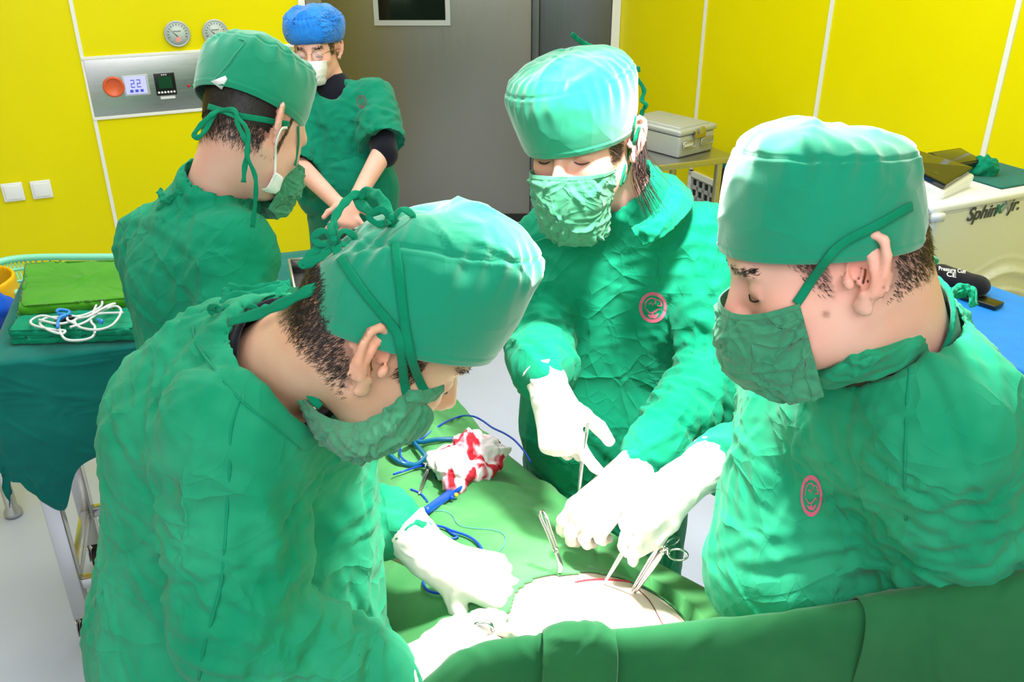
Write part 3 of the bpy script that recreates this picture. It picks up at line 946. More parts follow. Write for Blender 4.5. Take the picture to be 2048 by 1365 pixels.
# ================= surgeon bending at the left, seen from his right side
def surgeon_left():
    hd = Head(782, 640, 1.08, V(.78, -.47, .40), V(.46, .82, -.26), 1.10)
    nb = P(535, 745, 1.18)
    shR = P(480, 860, 1.10); elR = P(470, 1250, 1.14); wrR = P(815, 1350, 1.24)
    shL = P(640, 850, 1.42); elL = P(655, 1010, 1.52); wrL = P(880, 1128, 1.45)
    pel = A(-.43, 1.02, .95)
    face = nz(A(1, .15, 0))
    t = thing('person', 'person in green gown bent low at the left, ear in profile, loosened mask under chin', 'person', (-.43, 1.02, 0))
    DR = V(.82, .42, .25); BR = V(-.3, .75, -.6)
    DL = V(.86, -.33, .08); BL = V(.2, .55, -.8)
    cR = [(.3, .4, .2), (.4, .5, .3), (.5, .6, .3), (.6, .7, .3)]
    cL = [(.35, .55, .35), (.45, .7, .4), (.6, .9, .5), (.7, 1.0, .5)]
    trousers(pel, face, t, M['scrub']); shoes(pel, face, t, M['black'])
    fR, tipR, _ = glove('glove', P(788, 1362, 1.22), wrR, DR, BR, -1, cR, 1.05, t, rcuff=.044)
    fL, tipL, _ = glove('glove', P(808, 1058, 1.46), wrL, DL, BL, 1, cL, 1.12, t, rcuff=.044)
    hR = OFF(fR, -.003); hL = OFF(fL, -.003)
    neck = rc(hd.w(-.035, 0, -.045), nb, .066, .064)
    tor = U([rc(P(520, 870, 1.26), pel, .10, .11), rc(shR, shL, .05)], .06)
    arms = U([rc(shR, elR, .048, .038), rc(elR, wrR, .038, .027), rc(shL, elL, .048, .038), rc(elL, wrL, .038, .027)], .01)
    body = U([hd.sdf(eyes=True, earout=.75, earx=.0, es=1.12), neck], .022)
    body = U([body, tor, arms, hR, hL, legs_field(pel, face)], .012)
    lo, hi = bounds([hd.w(.13, .1, .11), hd.w(-.1, -.1, -.13), hd.w(.13, -.1, -.1), nb, shR, elR, wrR, shL, elL, wrL, pel] + tipR + tipL, .09); lo[2] = .0
    v, q, bo = body_mesh(body, lo, hi, M['skin_tan'], t)
    n = vnormals(v, q); tint(bo, v, face_tints(hd))
    # gown
    g = U([rc(P(430, 865, 1.25), P(445, 1230, 1.36), .148, .170), rc(P(600, 900, 1.30), P(590, 1270, 1.38), .105, .14), rc(P(445, 1230, 1.37), A(-.43, 1.02, .42), .168, .215), rc(A(-.43, 1.02, .95), A(-.43, 1.02, .60), .185, .20)], .06)
    g = U([g, rc(shR, shL, .088, .085), rc(P(440, 790, 1.2), P(620, 830, 1.2), .075, .07)], .06)
    sl = sleeve(shR, elR, P(788, 1362, 1.22), .090, .078)
    sl2 = sleeve(shL, elL, P(808, 1058, 1.46), .080, .066)
    g = U([g, sl, sl2], .03)
    nd = nz(hd.w(-.03, 0, -.05) - nb)
    g = U([g, rc(nb - nd * .05, nb + nd * .014, .116, .101)], .03)
    g = SUB(g, rc(nb - nd * .03, nb + nd * .3, .087, .092), .006)
    lo, hi = bounds([P(150, 900, 1.3), P(800, 900, 1.3), shR, shL, P(800, 1300, 1.1), P(835, 1063, 1.5), nb + nd * .1, P(420, 1300, 1.6), P(420, 1300, 1.1), A(-.68, .78, .40), A(-.16, 1.32, .4)], .13); lo[2] = .36
    gv, gq, go = gown_mesh('surgical_gown', g, lo, hi, 11, M['gown_worn'], t, cnt=420, amp=.0055, L=.07, w=.006,
                           sleeves=[(P(520, 950, 1.1), elR, .095, .07, .010), (elR, P(765, 1352, 1.21), .085, .045, .009), (shL, P(815, 1063, 1.465), .07, .035, .007)])
    # black undershirt collar
    col = INT(SUB(rc(nb - nd * .05, nb + nd * .2, .0855, .0855), rc(nb - nd * .05, nb + nd * .3, .0785, .0785), .001), HALF(nb + nd * .060, nd), .002)
    lo, hi = bounds([nb - nd * .05, nb + nd * .05], .1)
    cv, cq = nets(col, lo, hi, .0028); mk('undershirt_collar', cv, cq, M['black_cloth'], t)
    # hair below the cap
    reg = lambda l: ((l[:, 2] > -.085 + .02 * np.clip(l[:, 0] / .05, -2, 1)) & (l[:, 0] < -.012) & (l[:, 2] < .02)) * smooth(-.088, -.055, l[:, 2] + .2 * np.clip(l[:, 0], -.1, 0)) + ((np.abs(l[:, 0] - .022) < .016) & (np.abs(l[:, 1]) > .05) & (l[:, 2] > -.03) & (l[:, 2] < .03)) * .6
    hair_tint(hd, v, reg, bo)
    hv, hf = strands(hd, v, n, reg, (-.5, 0, -1), 8500, .008, .018, 3, w=.00055, lift=.3)
    mk('hair', hv, hf, M['hair'], t)
    brows(hd, M['hair'], t, v, n)
    # cap
    o = P(800, 652, 1.08); Z = V(.35, .91, -.22); X = V(.93, -.34, .1)
    cv, cf = cap_mesh(o, X, None, Z, [(.117, .112, .094, .002, -.020), (.125, .118, .100, .022, .0), (.132, .118, .106, .06, .03), (.136, .112, .106, .100, .055), (.132, .095, .098, .128, .078), (.112, .075, .082, .150, .105), (.070, .045, .052, .166, .130), (.012, .010, .01, .170, .140)], nfold=14, seed=2, fold=.0055, seam=.60)
    cth, cfh = thick(cv, cf, .002)
    cap = mk('surgical_cap', cth, cfh, M['cap'], t)
    Tall = bvh((v, q), (cv, cf), (gv, gq))
    Tc = bvh((cv, cf), (v, q))
    # mask ties over the cap
    tie_on('mask_tie', t, Tc, [(786, 445), (795, 520), (803, 590), (812, 660), (822, 710), (838, 760), (852, 788)], w=.0105, off=.0025)
    tie_on('mask_tie', t, Tc, [(682, 515), (705, 550), (735, 590), (770, 632), (795, 665), (803, 700), (808, 760), (816, 800)], w=.0105, off=.003)
    def q_(px, py, off=.004, dd=1.08):
        p, _ = hit(Tc, px, py, off); return p if p is not None else P(px, py, dd)
    kd = lambda px, py: float((q_(px, py) - CAM) @ FWD)
    d1 = kd(785, 445); bow(cap, (783, 440), d1 - .002, 42, .010, seed=3, tails=((-.3, -.2),))
    tie('cap_tie', cap, [(785, 440, d1), (760, 395, d1 + .02), (735, 385, d1 + .04), (715, 400, d1 + .05), (740, 425, d1 + .03)], .012, .3)
    d2 = kd(680, 490)
    bow(cap, (668, 482), d2, 40, .010, seed=5, tails=((-.2, .9),))
    tie('cap_tie', cap, [(672, 470, d2), (668, 440, d2 + .01), (690, 405, d2 + .02), (715, 388, d2 + .03), (735, 400, d2 + .04)], .009, .15)
    tie('cap_tie', cap, [(670, 485, d2 - .003), (640, 495, d2 + .005), (612, 522, d2 + .01), (608, 530, d2 + .012), (640, 515, d2 + .004), (668, 492, d2)], .011, .25)
    tie('cap_tie', cap, [(672, 490, d2 - .004), (678, 530, d2 - .006), (660, 560, d2 - .004), (630, 575, d2 - .002), (600, 590, d2 + .004), (555, 612, d2 + .02), (515, 628, d2 + .04), (455, 645, d2 + .06)], .012, .12)
    # knots and hanging tapes at the back of the collar
    dn = 1.16
    tie('gown_tie', t, [(517, 622, dn - .01), (535, 660, dn - .03), (552, 700, dn - .05), (585, 750, dn - .07), (620, 790, dn - .085), (640, 815, dn - .09)], .011, .12)
    for k, pts in enumerate([[(575, 573, 1.17), (540, 600, 1.15), (518, 625, 1.145)], [(440, 622, 1.15), (475, 600, 1.15), (540, 580, 1.16), (580, 570, 1.18)], [(440, 628, 1.14), (470, 590, 1.15), (505, 598, 1.14), (475, 612, 1.13), (445, 622, 1.14)],
                             [(435, 620, 1.15), (400, 635, 1.15), (365, 665, 1.15), (345, 690, 1.16), (350, 700, 1.15)], [(440, 628, 1.14), (410, 650, 1.13), (375, 668, 1.14), (346, 692, 1.15)], [(452, 640, 1.14), (485, 632, 1.13), (517, 626, 1.13)], [(455, 575, 1.17), (450, 600, 1.16), (440, 622, 1.15)], [(455, 574, 1.17), (500, 580, 1.165), (545, 572, 1.17), (580, 568, 1.18)]]):
        tie('gown_tie', t, pts, .011, .15, seed=k, n=30)
    bow(t, (518, 624), 1.13, 20, .010, seed=8, tails=())
    bow(t, (440, 622), 1.13, 20, .010, seed=9, tails=())
    # loosened mask hanging below the face
    def fd(px, py, off, dd):
        p, _ = hit(Tall, px, py, off); return p if p is not None else P(px, py, dd)
    rows = [[P(596, 790, 1.10), P(650, 832, 1.03), P(712, 846, .985), P(762, 826, .975), P(798, 798, .985), P(818, 782, .99)],
            [P(600, 820, 1.09), P(655, 866, 1.01), P(715, 880, .965), P(768, 858, .96), P(808, 822, .975), P(846, 802, 1.0)],
            [P(620, 860, 1.08), P(668, 900, 1.01), P(712, 907, .975), P(758, 900, .975), P(812, 872, .985), P(866, 832, 1.02)],
            [P(645, 888, 1.09), P(680, 914, 1.03), P(706, 926, 1.01), P(750, 922, 1.0), P(800, 900, 1.0), P(850, 866, 1.03)]]
    sheet('surgical_mask', rows, 90, 60, M['mask'], t, cr=90, amp=.0026, L=.03, w=.003, seed=4, low=.003)
    rows = [[P(816, 782, .985), P(850, 780, .995), P(890, 770, 1.03)], [P(812, 800, .975), P(852, 800, .99), P(888, 784, 1.03)], [P(820, 818, .985), P(848, 812, 1.01), P(870, 800, 1.05)]]
    sheet('mask_edge', rows, 30, 20, M['mask'], t, cr=16, amp=.002, L=.02, w=.003, seed=6)
    # stitched seams of the gown
    Tg = bvh((gv, gq))
    tie_on('gown_seam', go, Tg, [(385, 655), (395, 690), (430, 740), (480, 800), (540, 850), (600, 900)], w=.003, off=.0006, m=M['gown'])
    tie_on('gown_seam', go, Tg, [(480, 800), (462, 860), (460, 930), (455, 1010), (450, 1090), (440, 1180), (410, 1290), (398, 1360)], w=.003, off=.0006, m=M['gown'])
    return dict(tree=Tall, tipL=tipL, tipR=tipR)


# ================= woman across the table
def surgeon_woman():
    hd = Head(1166, 258, 1.60, V(-.46, -.46, -.76), V(-.14, .86, -.46), 1.08)
    nb = P(1262, 405, 1.72)
    shL = P(1400, 490, 1.76); elL = P(1450, 735, 1.72); wrL = P(1255, 955, 1.53)
    shR = P(1102, 490, 1.84); elR = P(1078, 690, 1.78); wrR = P(1102, 790, 1.57)
    pel = A(.22, 1.76, .92); face = nz(A(-.35, -1, 0))
    t = thing('person', 'person in green gown facing the camera across the drape, cap top brightly lit', 'person', (.22, 1.76, 0))
    DR = V(.22, -.90, -.36); BR = V(-.5, .05, -.85)
    cR = [(.35, .45, .25), (1.15, 1.25, .6), (1.2, 1.3, .7), (1.2, 1.3, .7)]
    trousers(pel, face, t, M['scrub']); shoes(pel, face, t, M['black'])
    fR, tipR, _ = glove('glove', P(1090, 752, 1.60), wrR, DR, BR, -1, cR, 1.02, t, tr=(.72, .62, .15), tcurl=(.1, .25), rcuff=.040)
    DL = V(-.72, -.62, -.2); BL = V(-.25, .55, -.8)
    cL = [(.5, .7, .4), (.6, .8, .5), (.7, .9, .5), (.8, 1.0, .5)]
    fL, tipL, _ = glove('glove', P(1290, 925, 1.55), wrL, DL, BL, 1, cL, 1.08, t, tr=(.8, .4, .45), rcuff=.041)
    neck = rc(hd.w(-.03, 0, -.045), nb, .052, .056)
    tor = U([rc(P(1250, 520, 1.86), pel, .11, .12, FWD, .7), rc(shR, shL, .048)], .05)
    arms = U([rc(shR, elR, .042, .034), rc(elR, wrR, .034, .025), rc(shL, elL, .042, .034), rc(elL, wrL, .034, .025)], .01)
    body = U([hd.sdf(), neck], .02)
    body = U([body, tor, arms, OFF(fR, -.003), OFF(fL, -.003), legs_field(pel, face)], .012)
    lo, hi = bounds([hd.w(.13, .1, .11), hd.w(-.1, -.1, -.13), nb, shR, elR, wrR, shL, elL, wrL, pel] + tipR + tipL, .09); lo[2] = 0
    v, q, bo = body_mesh(body, lo, hi, M['skin'], t); n = vnormals(v, q); tint(bo, v, face_tints(hd))
    g = U([rc(P(1245, 560, 1.88), A(.215, 1.74, .95), .135, .145), rc(P(1165, 560, 1.88), A(.15, 1.72, .95), .12, .13), rc(P(1330, 590, 1.86), A(.30, 1.76, .95), .13, .13),
           rc(A(.22, 1.76, .95), A(.22, 1.76, .42), .18, .2)], .05)
    g = U([g, rc(shR, shL, .078)], .07)
    sl = sleeve(shR, elR, P(1090, 752, 1.60), .074, .066)
    sl2 = sleeve(shL, elL, P(1290, 925, 1.55), .080, .078)
    g = U([g, sl, sl2], .018)
    nd = nz(hd.w(-.03, 0, -.05) - nb)
    g = U([g, rc(nb - nd * .04, nb + nd * .010, .090, .078)], .03)
    g = SUB(g, rc(nb - nd * .02, nb + nd * .3, .066, .070), .005)
    lo, hi = bounds([shR, shL, elR, elL, P(1092, 765, 1.60), P(1280, 925, 1.54), nb + nd * .05, A(.22, 1.76, .42), A(.22, 1.95, .5)], .11); lo[2] = .36
    gv, gq, go = gown_mesh('surgical_gown', g, lo, hi, 23, M['gown'], t, cnt=340, amp=.0042, L=.07, w=.006,
                           sleeves=[(shR, elR, .075, .06, .007), (elR, P(1092, 765, 1.60), .07, .03, .007), (shL, elL, .085, .055, .009), (elL, P(1300, 915, 1.56), .085, .035, .011)])
    reg = lambda l: ((l[:, 0] > .02) & (l[:, 0] < .055) & (np.abs(l[:, 1]) > .045) & (l[:, 2] > -.04) & (l[:, 2] < .03)) * 1.0 + ((l[:, 0] < -.03) & (l[:, 2] < .02) & (l[:, 2] > -.06)) * .8
    hv, hf = strands(hd, v, n, reg, (-1, 0, -.5), 4200, .02, .035, 5, w=.0006, lift=.12)
    # loose strands and bun behind the ear
    parts = [(hv, hf)]
    rs = np.random.RandomState(4)
    for k in range(70):
        a = hd.w(-.045 + rs.normal() * .008, .070 + rs.normal() * .004, -.005 + rs.normal() * .012); e = rs.normal(size=3) * .006
        ln = rs.uniform(.6, 1.1)
        pts = [a, a + ln * (V(.12, -.5, -.15) * .05) + e * .5, a + ln * (V(.1, -1, -.1) * .10) + e, a + ln * (V(.25, -1, 0) * .16) + e * 1.8]
        parts.append(tube(pts, [.0008, .0007, .0003], 4, 10))
    mk('hair', *join(*parts), M['brown_hair'], t)
    bv, bq = nets(U([ell(hd.w(-.088, .035, -.03), (.030, .032, .028)), ell(hd.w(-.07, .05, -.01), (.02, .02, .03))], .01), hd.w(-.09, .03, -.03) - .07, hd.w(-.09, .03, -.03) + .07, .0035)
    bn = vnormals(bv, bq); bv = bv + bn * (.0018 * np.sin(noise(bv * 25, 3) * 14))[:, None]
    mk('hair_bun', bv, bq, M['brown_hair'], t)
    brows(hd, M['brown_hair'], t, v, n, thick=1.1)
    o = P(1160, 272, 1.60); Z = V(-.20, .88, -.42); X = V(-.42, -.46, -.76)
    cv, cf = cap_mesh(o, X, None, Z, [(.110, .108, .090, -.006, -.012), (.116, .112, .098, .012, .008), (.121, .114, .107, .045, .045), (.121, .114, .110, .080, .085), (.110, .106, .102, .108, .116), (.078, .080, .076, .130, .136), (.036, .040, .038, .142, .144), (.008, .008, .008, .144, .146)], nfold=16, seed=8, fold=.005)
    cth, cfh = thick(cv, cf, .002); cap = mk('surgical_cap', cth, cfh, M['cap'], t)
    Tc = bvh((cv, cf), (v, q))
    # mask as a sheet over nose and chin
    ms = mask_on(hd, t, seed=3, m=M['mask'], z0=-.042, z1=-.165, wdt=.072, wbot=.050, xs=.045, crn=80)
    Ta = bvh((cv, cf), (v, q), ms)
    tie_on('mask_tie', t, Ta, [(1238, 372), (1246, 340), (1256, 300), (1264, 262), (1268, 232)], w=.008, off=.003)
    tie_on('mask_tie', t, Ta, [(1242, 365), (1258, 325), (1268, 285), (1276, 255)], w=.007, off=.004)
    dk = 1.66
    tie('cap_tie', cap, [(1192, 98, 1.70), (1170, 88, 1.72), (1155, 78, 1.71), (1143, 68, 1.70)], .010, .15)
    tie('cap_tie', cap, [(1245, 150, dk), (1262, 142, dk - .01), (1280, 138, dk - .02)], .011, .1)
    tie('cap_tie', cap, [(1250, 145, dk), (1275, 160, dk), (1288, 180, dk), (1284, 200, dk), (1292, 210, dk), (1285, 222, dk + .01), (1282, 240, dk + .02)], .008, .35)
    Tg = bvh((gv, gq))
    emblem(Tg, 1306, 615, 28, 31, M['pink'], go)
    tie_on('gown_seam', go, Tg, [(1020, 520), (1060, 490), (1110, 470)], w=.003, off=.0006, m=M['gown_worn'])
    # raised collar band with a tab
    rows = [[P(1262, 455, 1.62), P(1290, 440, 1.61), P(1320, 410, 1.63), P(1335, 375, 1.67), P(1328, 345, 1.72)], [P(1270, 470, 1.60), P(1300, 458, 1.595), P(1340, 425, 1.61), P(1362, 385, 1.65), P(1352, 352, 1.72)], [P(1285, 492, 1.61), P(1320, 478, 1.60), P(1360, 445, 1.62), P(1388, 405, 1.66), P(1375, 372, 1.73)]]
    sheet('gown_collar', rows, 40, 20, M['gown'], t, cr=20, amp=.003, L=.03, w=.004, seed=2)
    return dict(tipR=tipR, tipL=tipL, tree=bvh((gv, gq)))


def mask_on(hd, parent, seed, m, z0=-.03, z1=-.14, wdt=.075, wbot=.055, xs=.045, xf=.122, puff=1.0, nm='surgical_mask', crn=60, cramp=.0032, drop=.010):
    """cloth mask over nose and chin in the head frame; xs is where its side edges lie; returns its outer surface"""
    rows = []
    for (t, ex) in ((0, -.004), (.12, .004), (.35, .012 * puff), (.6, .012 * puff), (.82, .002), (1, -.022)):
        z = z0 + (z1 - z0) * t; yw = wdt + (wbot - wdt) * t; row = []
        for k in np.linspace(-1, 1, 9):
            c = math.cos(k * math.pi / 2); x = xs + (xf + ex - xs) * c ** .8; y = yw * (abs(math.sin(k * math.pi / 2)) ** .9) * np.sign(k)
            row.append(hd.w(x, y, z - drop * (1 - c) * (1 - t)))
        rows.append(row)
    G = grid_sheet(rows, 110, 70); v = G.reshape(-1, 3); q = sheet_faces(70, 110); n = vnormals(v, q)
    if ((v - hd.w(.03, 0, -.08)) * n).sum() < 0: q = q[:, ::-1]; n = -n
    t = np.repeat(np.linspace(0, 1, 70), 110)
    d = creases(v, n, seed, crn, cramp, .028, .0035) * smooth(.08, .16, t) + cramp * .7 * noise(v * 30 + seed, 3)
    d += cramp * .6 * np.maximum(1 - np.abs(noise(np.stack([t * 7, (v @ hd.Y) * 14, np.zeros(len(v))], 1) + seed, 5)) * 3, -.5) * smooth(.15, .3, t)
    d += .0010 * (t < .10)
    v = v + n * d[:, None]; vv, ff = thick(v, q, .002); mk(nm, vv, ff, m, parent)
    return v, q


# ================= surgeon on the right, profile to the left
def surgeon_right():
    hd = Head(1643, 476, 1.02, V(-.92, -.31, .17), V(-.20, .92, -.30), 1.08)
    nb = P(1778, 712, 1.15)
    shL = P(1880, 845, 1.07); elL = P(1935, 1300, 1.30); wrL = P(1640, 1400, 1.38)
    shR = P(1600, 790, 1.42); elR = P(1560, 900, 1.56); wrR = P(1372, 962, 1.45)
    c0 = P(1760, 900, 1.25); pel = A(c0[0] + .05, c0[1] + .02, .95); face = nz(A(-1, .25, 0))
    t = thing('person', 'person in green gown at the right in profile, large bare ear, mask sagging under nose', 'person', (pel[0], pel[1], 0))
    DR = V(-.80, -.52, -.15); BR = V(-.35, .55, -.75)
    cR = [(.55, .5, .3), (.65, .6, .35), (.85, .8, .4), (1.0, .9, .5)]
    trousers(pel, face, t, M['scrub']); shoes(pel, face, t, M['black'])
    fR, tipR, _ = glove('glove', P(1425, 928, 1.49), wrR, DR, BR, -1, cR, 1.06, t, tr=(.86, .42, .28), tcurl=(.3, .3), rcuff=.046)
    DL = V(-.9, -.1, .2); BL = V(0, .7, -.6)
    fL, tipL, _ = glove('glove', P(1690, 1400, 1.36), wrL, DL, BL, 1, CURL_REST, 1.05, t)
    neck = rc(hd.w(-.035, 0, -.045), nb, .070, .078)
    tor = U([rc(P(1760, 880, 1.27), pel, .115, .13), rc(shR, shL, .05)], .06)
    arms = U([rc(shR, elR, .048, .038), rc(elR, wrR, .038, .027), rc(shL, elL, .05, .038), rc(elL, wrL, .038, .027)], .01)
    body = U([hd.sdf(earout=1.0, earx=.002, es=1.15), neck, ell(hd.w(.0, 0, -.095), (.06, .06, .05))], .025)
    body = U([body, tor, arms, OFF(fR, -.003), OFF(fL, -.003), legs_field(pel, face)], .012)
    lo, hi = bounds([hd.w(.13, .1, .11), hd.w(-.1, -.1, -.13), hd.w(0, .13, 0), nb, shR, elR, wrR, shL, elL, wrL, pel] + tipR + tipL, .1); lo[2] = 0
    v, q, bo = body_mesh(body, lo, hi, M['skin'], t); n = vnormals(v, q)
    Tb = bvh((v, q)); moles = []
    for (x, y, r) in ((1652, 629, .0028), (1745, 599, .0014), (1768, 575, .0012), (1783, 575, .0012), (1764, 596, .0012)):
        p, _ = hit(Tb, x, y)
        if p is not None: moles.append((p, r * 1.3, (.30, .16, .14), .9))
    tint(bo, v, face_tints(hd) + moles)
    g = U([rc(P(1770, 910, 1.29), P(1775, 1230, 1.44), .150, .180), rc(P(1610, 900, 1.34), P(1570, 1130, 1.36), .105, .125), rc(P(1790, 1230, 1.44), A(pel[0], pel[1] + .06, .42), .18, .20)], .06)
    g = U([g, rc(shR, shL, .092, .098), rc(P(1700, 830, 1.18), P(1840, 820, 1.15), .07, .075)], .06)
    sl = sleeve(shL, elL, P(1690, 1400, 1.36), .098, .086)
    sl2 = sleeve(shR, elR, P(1425, 928, 1.49), .082, .074)
    g = U([g, sl, sl2], .025)
    nd = nz(hd.w(-.03, 0, -.05) - nb)
    g = U([g, rc(nb - nd * .05, nb + nd * .012, .116, .100)], .035)
    g = SUB(g, rc(nb - nd * .03, nb + nd * .3, .088, .094), .006)
    lo, hi = bounds([shR, shL, elR, elL, P(1432, 922, 1.5), P(1690, 1400, 1.36), P(1450, 1100, 1.36), P(1990, 1100, 1.38), P(1780, 1200, 1.55), nb + nd * .05, A(pel[0], pel[1], .42)], .13); lo[2] = .36
    gv, gq, go = gown_mesh('surgical_gown', g, lo, hi, 37, M['gown_worn'], t, cnt=420, amp=.0055, L=.07, w=.0062,
                           sleeves=[(P(1895, 900, 1.05), elL, .1, .065, .010), (elL, P(1690, 1400, 1.36), .09, .045, .009), (shR, elR, .085, .05, .008), (elR, P(1432, 922, 1.50), .08, .034, .010)])
    # scrub collar inside the gown
    col = INT(SUB(rc(nb - nd * .05, nb + nd * .2, .0875, .0875), rc(nb - nd * .05, nb + nd * .3, .081, .081), .001), HALF(nb + nd * .040, nz(nd + V(-.5, 0, 0))), .002)
    lo, hi = bounds([nb - nd * .05, nb + nd * .07], .11); cv, cq = nets(col, lo, hi, .003); mk('scrub_collar', cv, cq, M['scrub'], t)
    reg = lambda l: ((l[:, 0] < -.02) & (l[:, 2] < .02) & (l[:, 2] > -.07)) * smooth(-.072, -.04, l[:, 2]) + ((np.abs(l[:, 1]) > .045) & (l[:, 2] < .03)) * smooth(-.052, -.018, l[:, 2] - .45 * (l[:, 0] - .015)) * smooth(.002, .014, l[:, 0]) * (1 - smooth(.030, .050, l[:, 0] - .3 * l[:, 2])) * .8
    hair_tint(hd, v, reg, bo)
    hv, hf = strands(hd, v, n, reg, (-.6, 0, -1), 6500, .008, .017, 13, w=.00055, lift=.25, earx=.004); mk('hair', hv, hf, M['hair'], t)
    brows(hd, M['hair'], t, v, n)
    o = P(1632, 486, 1.02); Z = V(-.03, .94, -.30); X = V(-.98, -.04, .08)
    cv, cf = cap_mesh(o, X, None, Z, [(.106, .111, .096, -.004, .002), (.108, .113, .102, .014, .020), (.106, .109, .106, .055, .055), (.098, .100, .106, .090, .085), (.082, .092, .098, .116, .104), (.056, .066, .076, .132, .118), (.026, .032, .036, .139, .126), (.008, .008, .008, .140, .128)], nfold=10, seed=21, fold=.0065)
    cth, cfh = thick(cv, cf, .002); cap = mk('surgical_cap', cth, cfh, M['cap'], t)
    ms = mask_on(hd, t, seed=9, m=M['mask'], z0=-.036, z1=-.150, wdt=.072, wbot=.054, xs=.050, puff=1.2, crn=90, cramp=.0032, drop=.0)
    Ta = bvh((cv, cf), (v, q), ms); Tc = bvh((cv, cf), (v, q))
    tie_on('mask_tie', t, Ta, [(1592, 606), (1603, 590), (1622, 560), (1650, 520), (1672, 495), (1700, 475), (1750, 450), (1795, 424), (1818, 412)], w=.010, off=.0035)
    dk = 1.12
    tie('cap_tie', cap, [(1808, 430, dk), (1822, 425, dk), (1828, 445, dk), (1818, 460, dk + .01), (1800, 450, dk)], .008, .15)
    bow(cap, (1845, 525), dk + .02, 26, .009, seed=13, tails=((-.6, -1.2), (.2, -1.5)))
    tie('cap_tie', cap, [(1800, 495, dk - .02), (1822, 520, dk), (1840, 545, dk + .01), (1860, 560, dk + .01), (1885, 590, dk + .02)], .012, .3, seed=4)
    tie('gown_tie', t, [(1850, 540, dk + .03), (1880, 570, dk + .03), (1915, 590, dk + .04), (1942, 580, dk + .04), (1948, 610, dk + .03)], .011, .25, seed=6)
    tie('gown_tie', t, [(1895, 605, dk), (1915, 575, dk + .02), (1940, 580, dk + .02), (1945, 615, dk + .02)], .008, .3, seed=7)
    Tg = bvh((gv, gq))
    emblem(Tg, 1623, 992, 22, 42, M['pink'], go)
    tie_on('gown_seam', go, Tg, [(1820, 735), (1815, 800), (1812, 880), (1810, 960), (1812, 1040)], w=.003, off=.0006, m=M['gown'])
    # crumpled collar lip in front of the throat
    rows = [[P(1600, 725, 1.07), P(1640, 738, 1.04), P(1680, 706, 1.02), P(1720, 690, 1.01), P(1790, 668, 1.02), P(1850, 620, 1.07), P(1880, 570, 1.15)],
            [P(1606, 748, 1.06), P(1645, 756, 1.03), P(1690, 735, 1.00), P(1735, 722, .99), P(1800, 700, 1.00), P(1870, 650, 1.05), P(1905, 595, 1.14)],
            [P(1620, 768, 1.09), P(1660, 778, 1.06), P(1700, 768, 1.04), P(1750, 758, 1.03), P(1820, 735, 1.03), P(1895, 685, 1.07), P(1930, 625, 1.15)]]
    sheet('gown_collar', rows, 90, 30, M['gown_worn'], t, cr=40, amp=.003, L=.03, w=.004, seed=12, low=.003)
    return dict(tipR=tipR, tree=Tg)


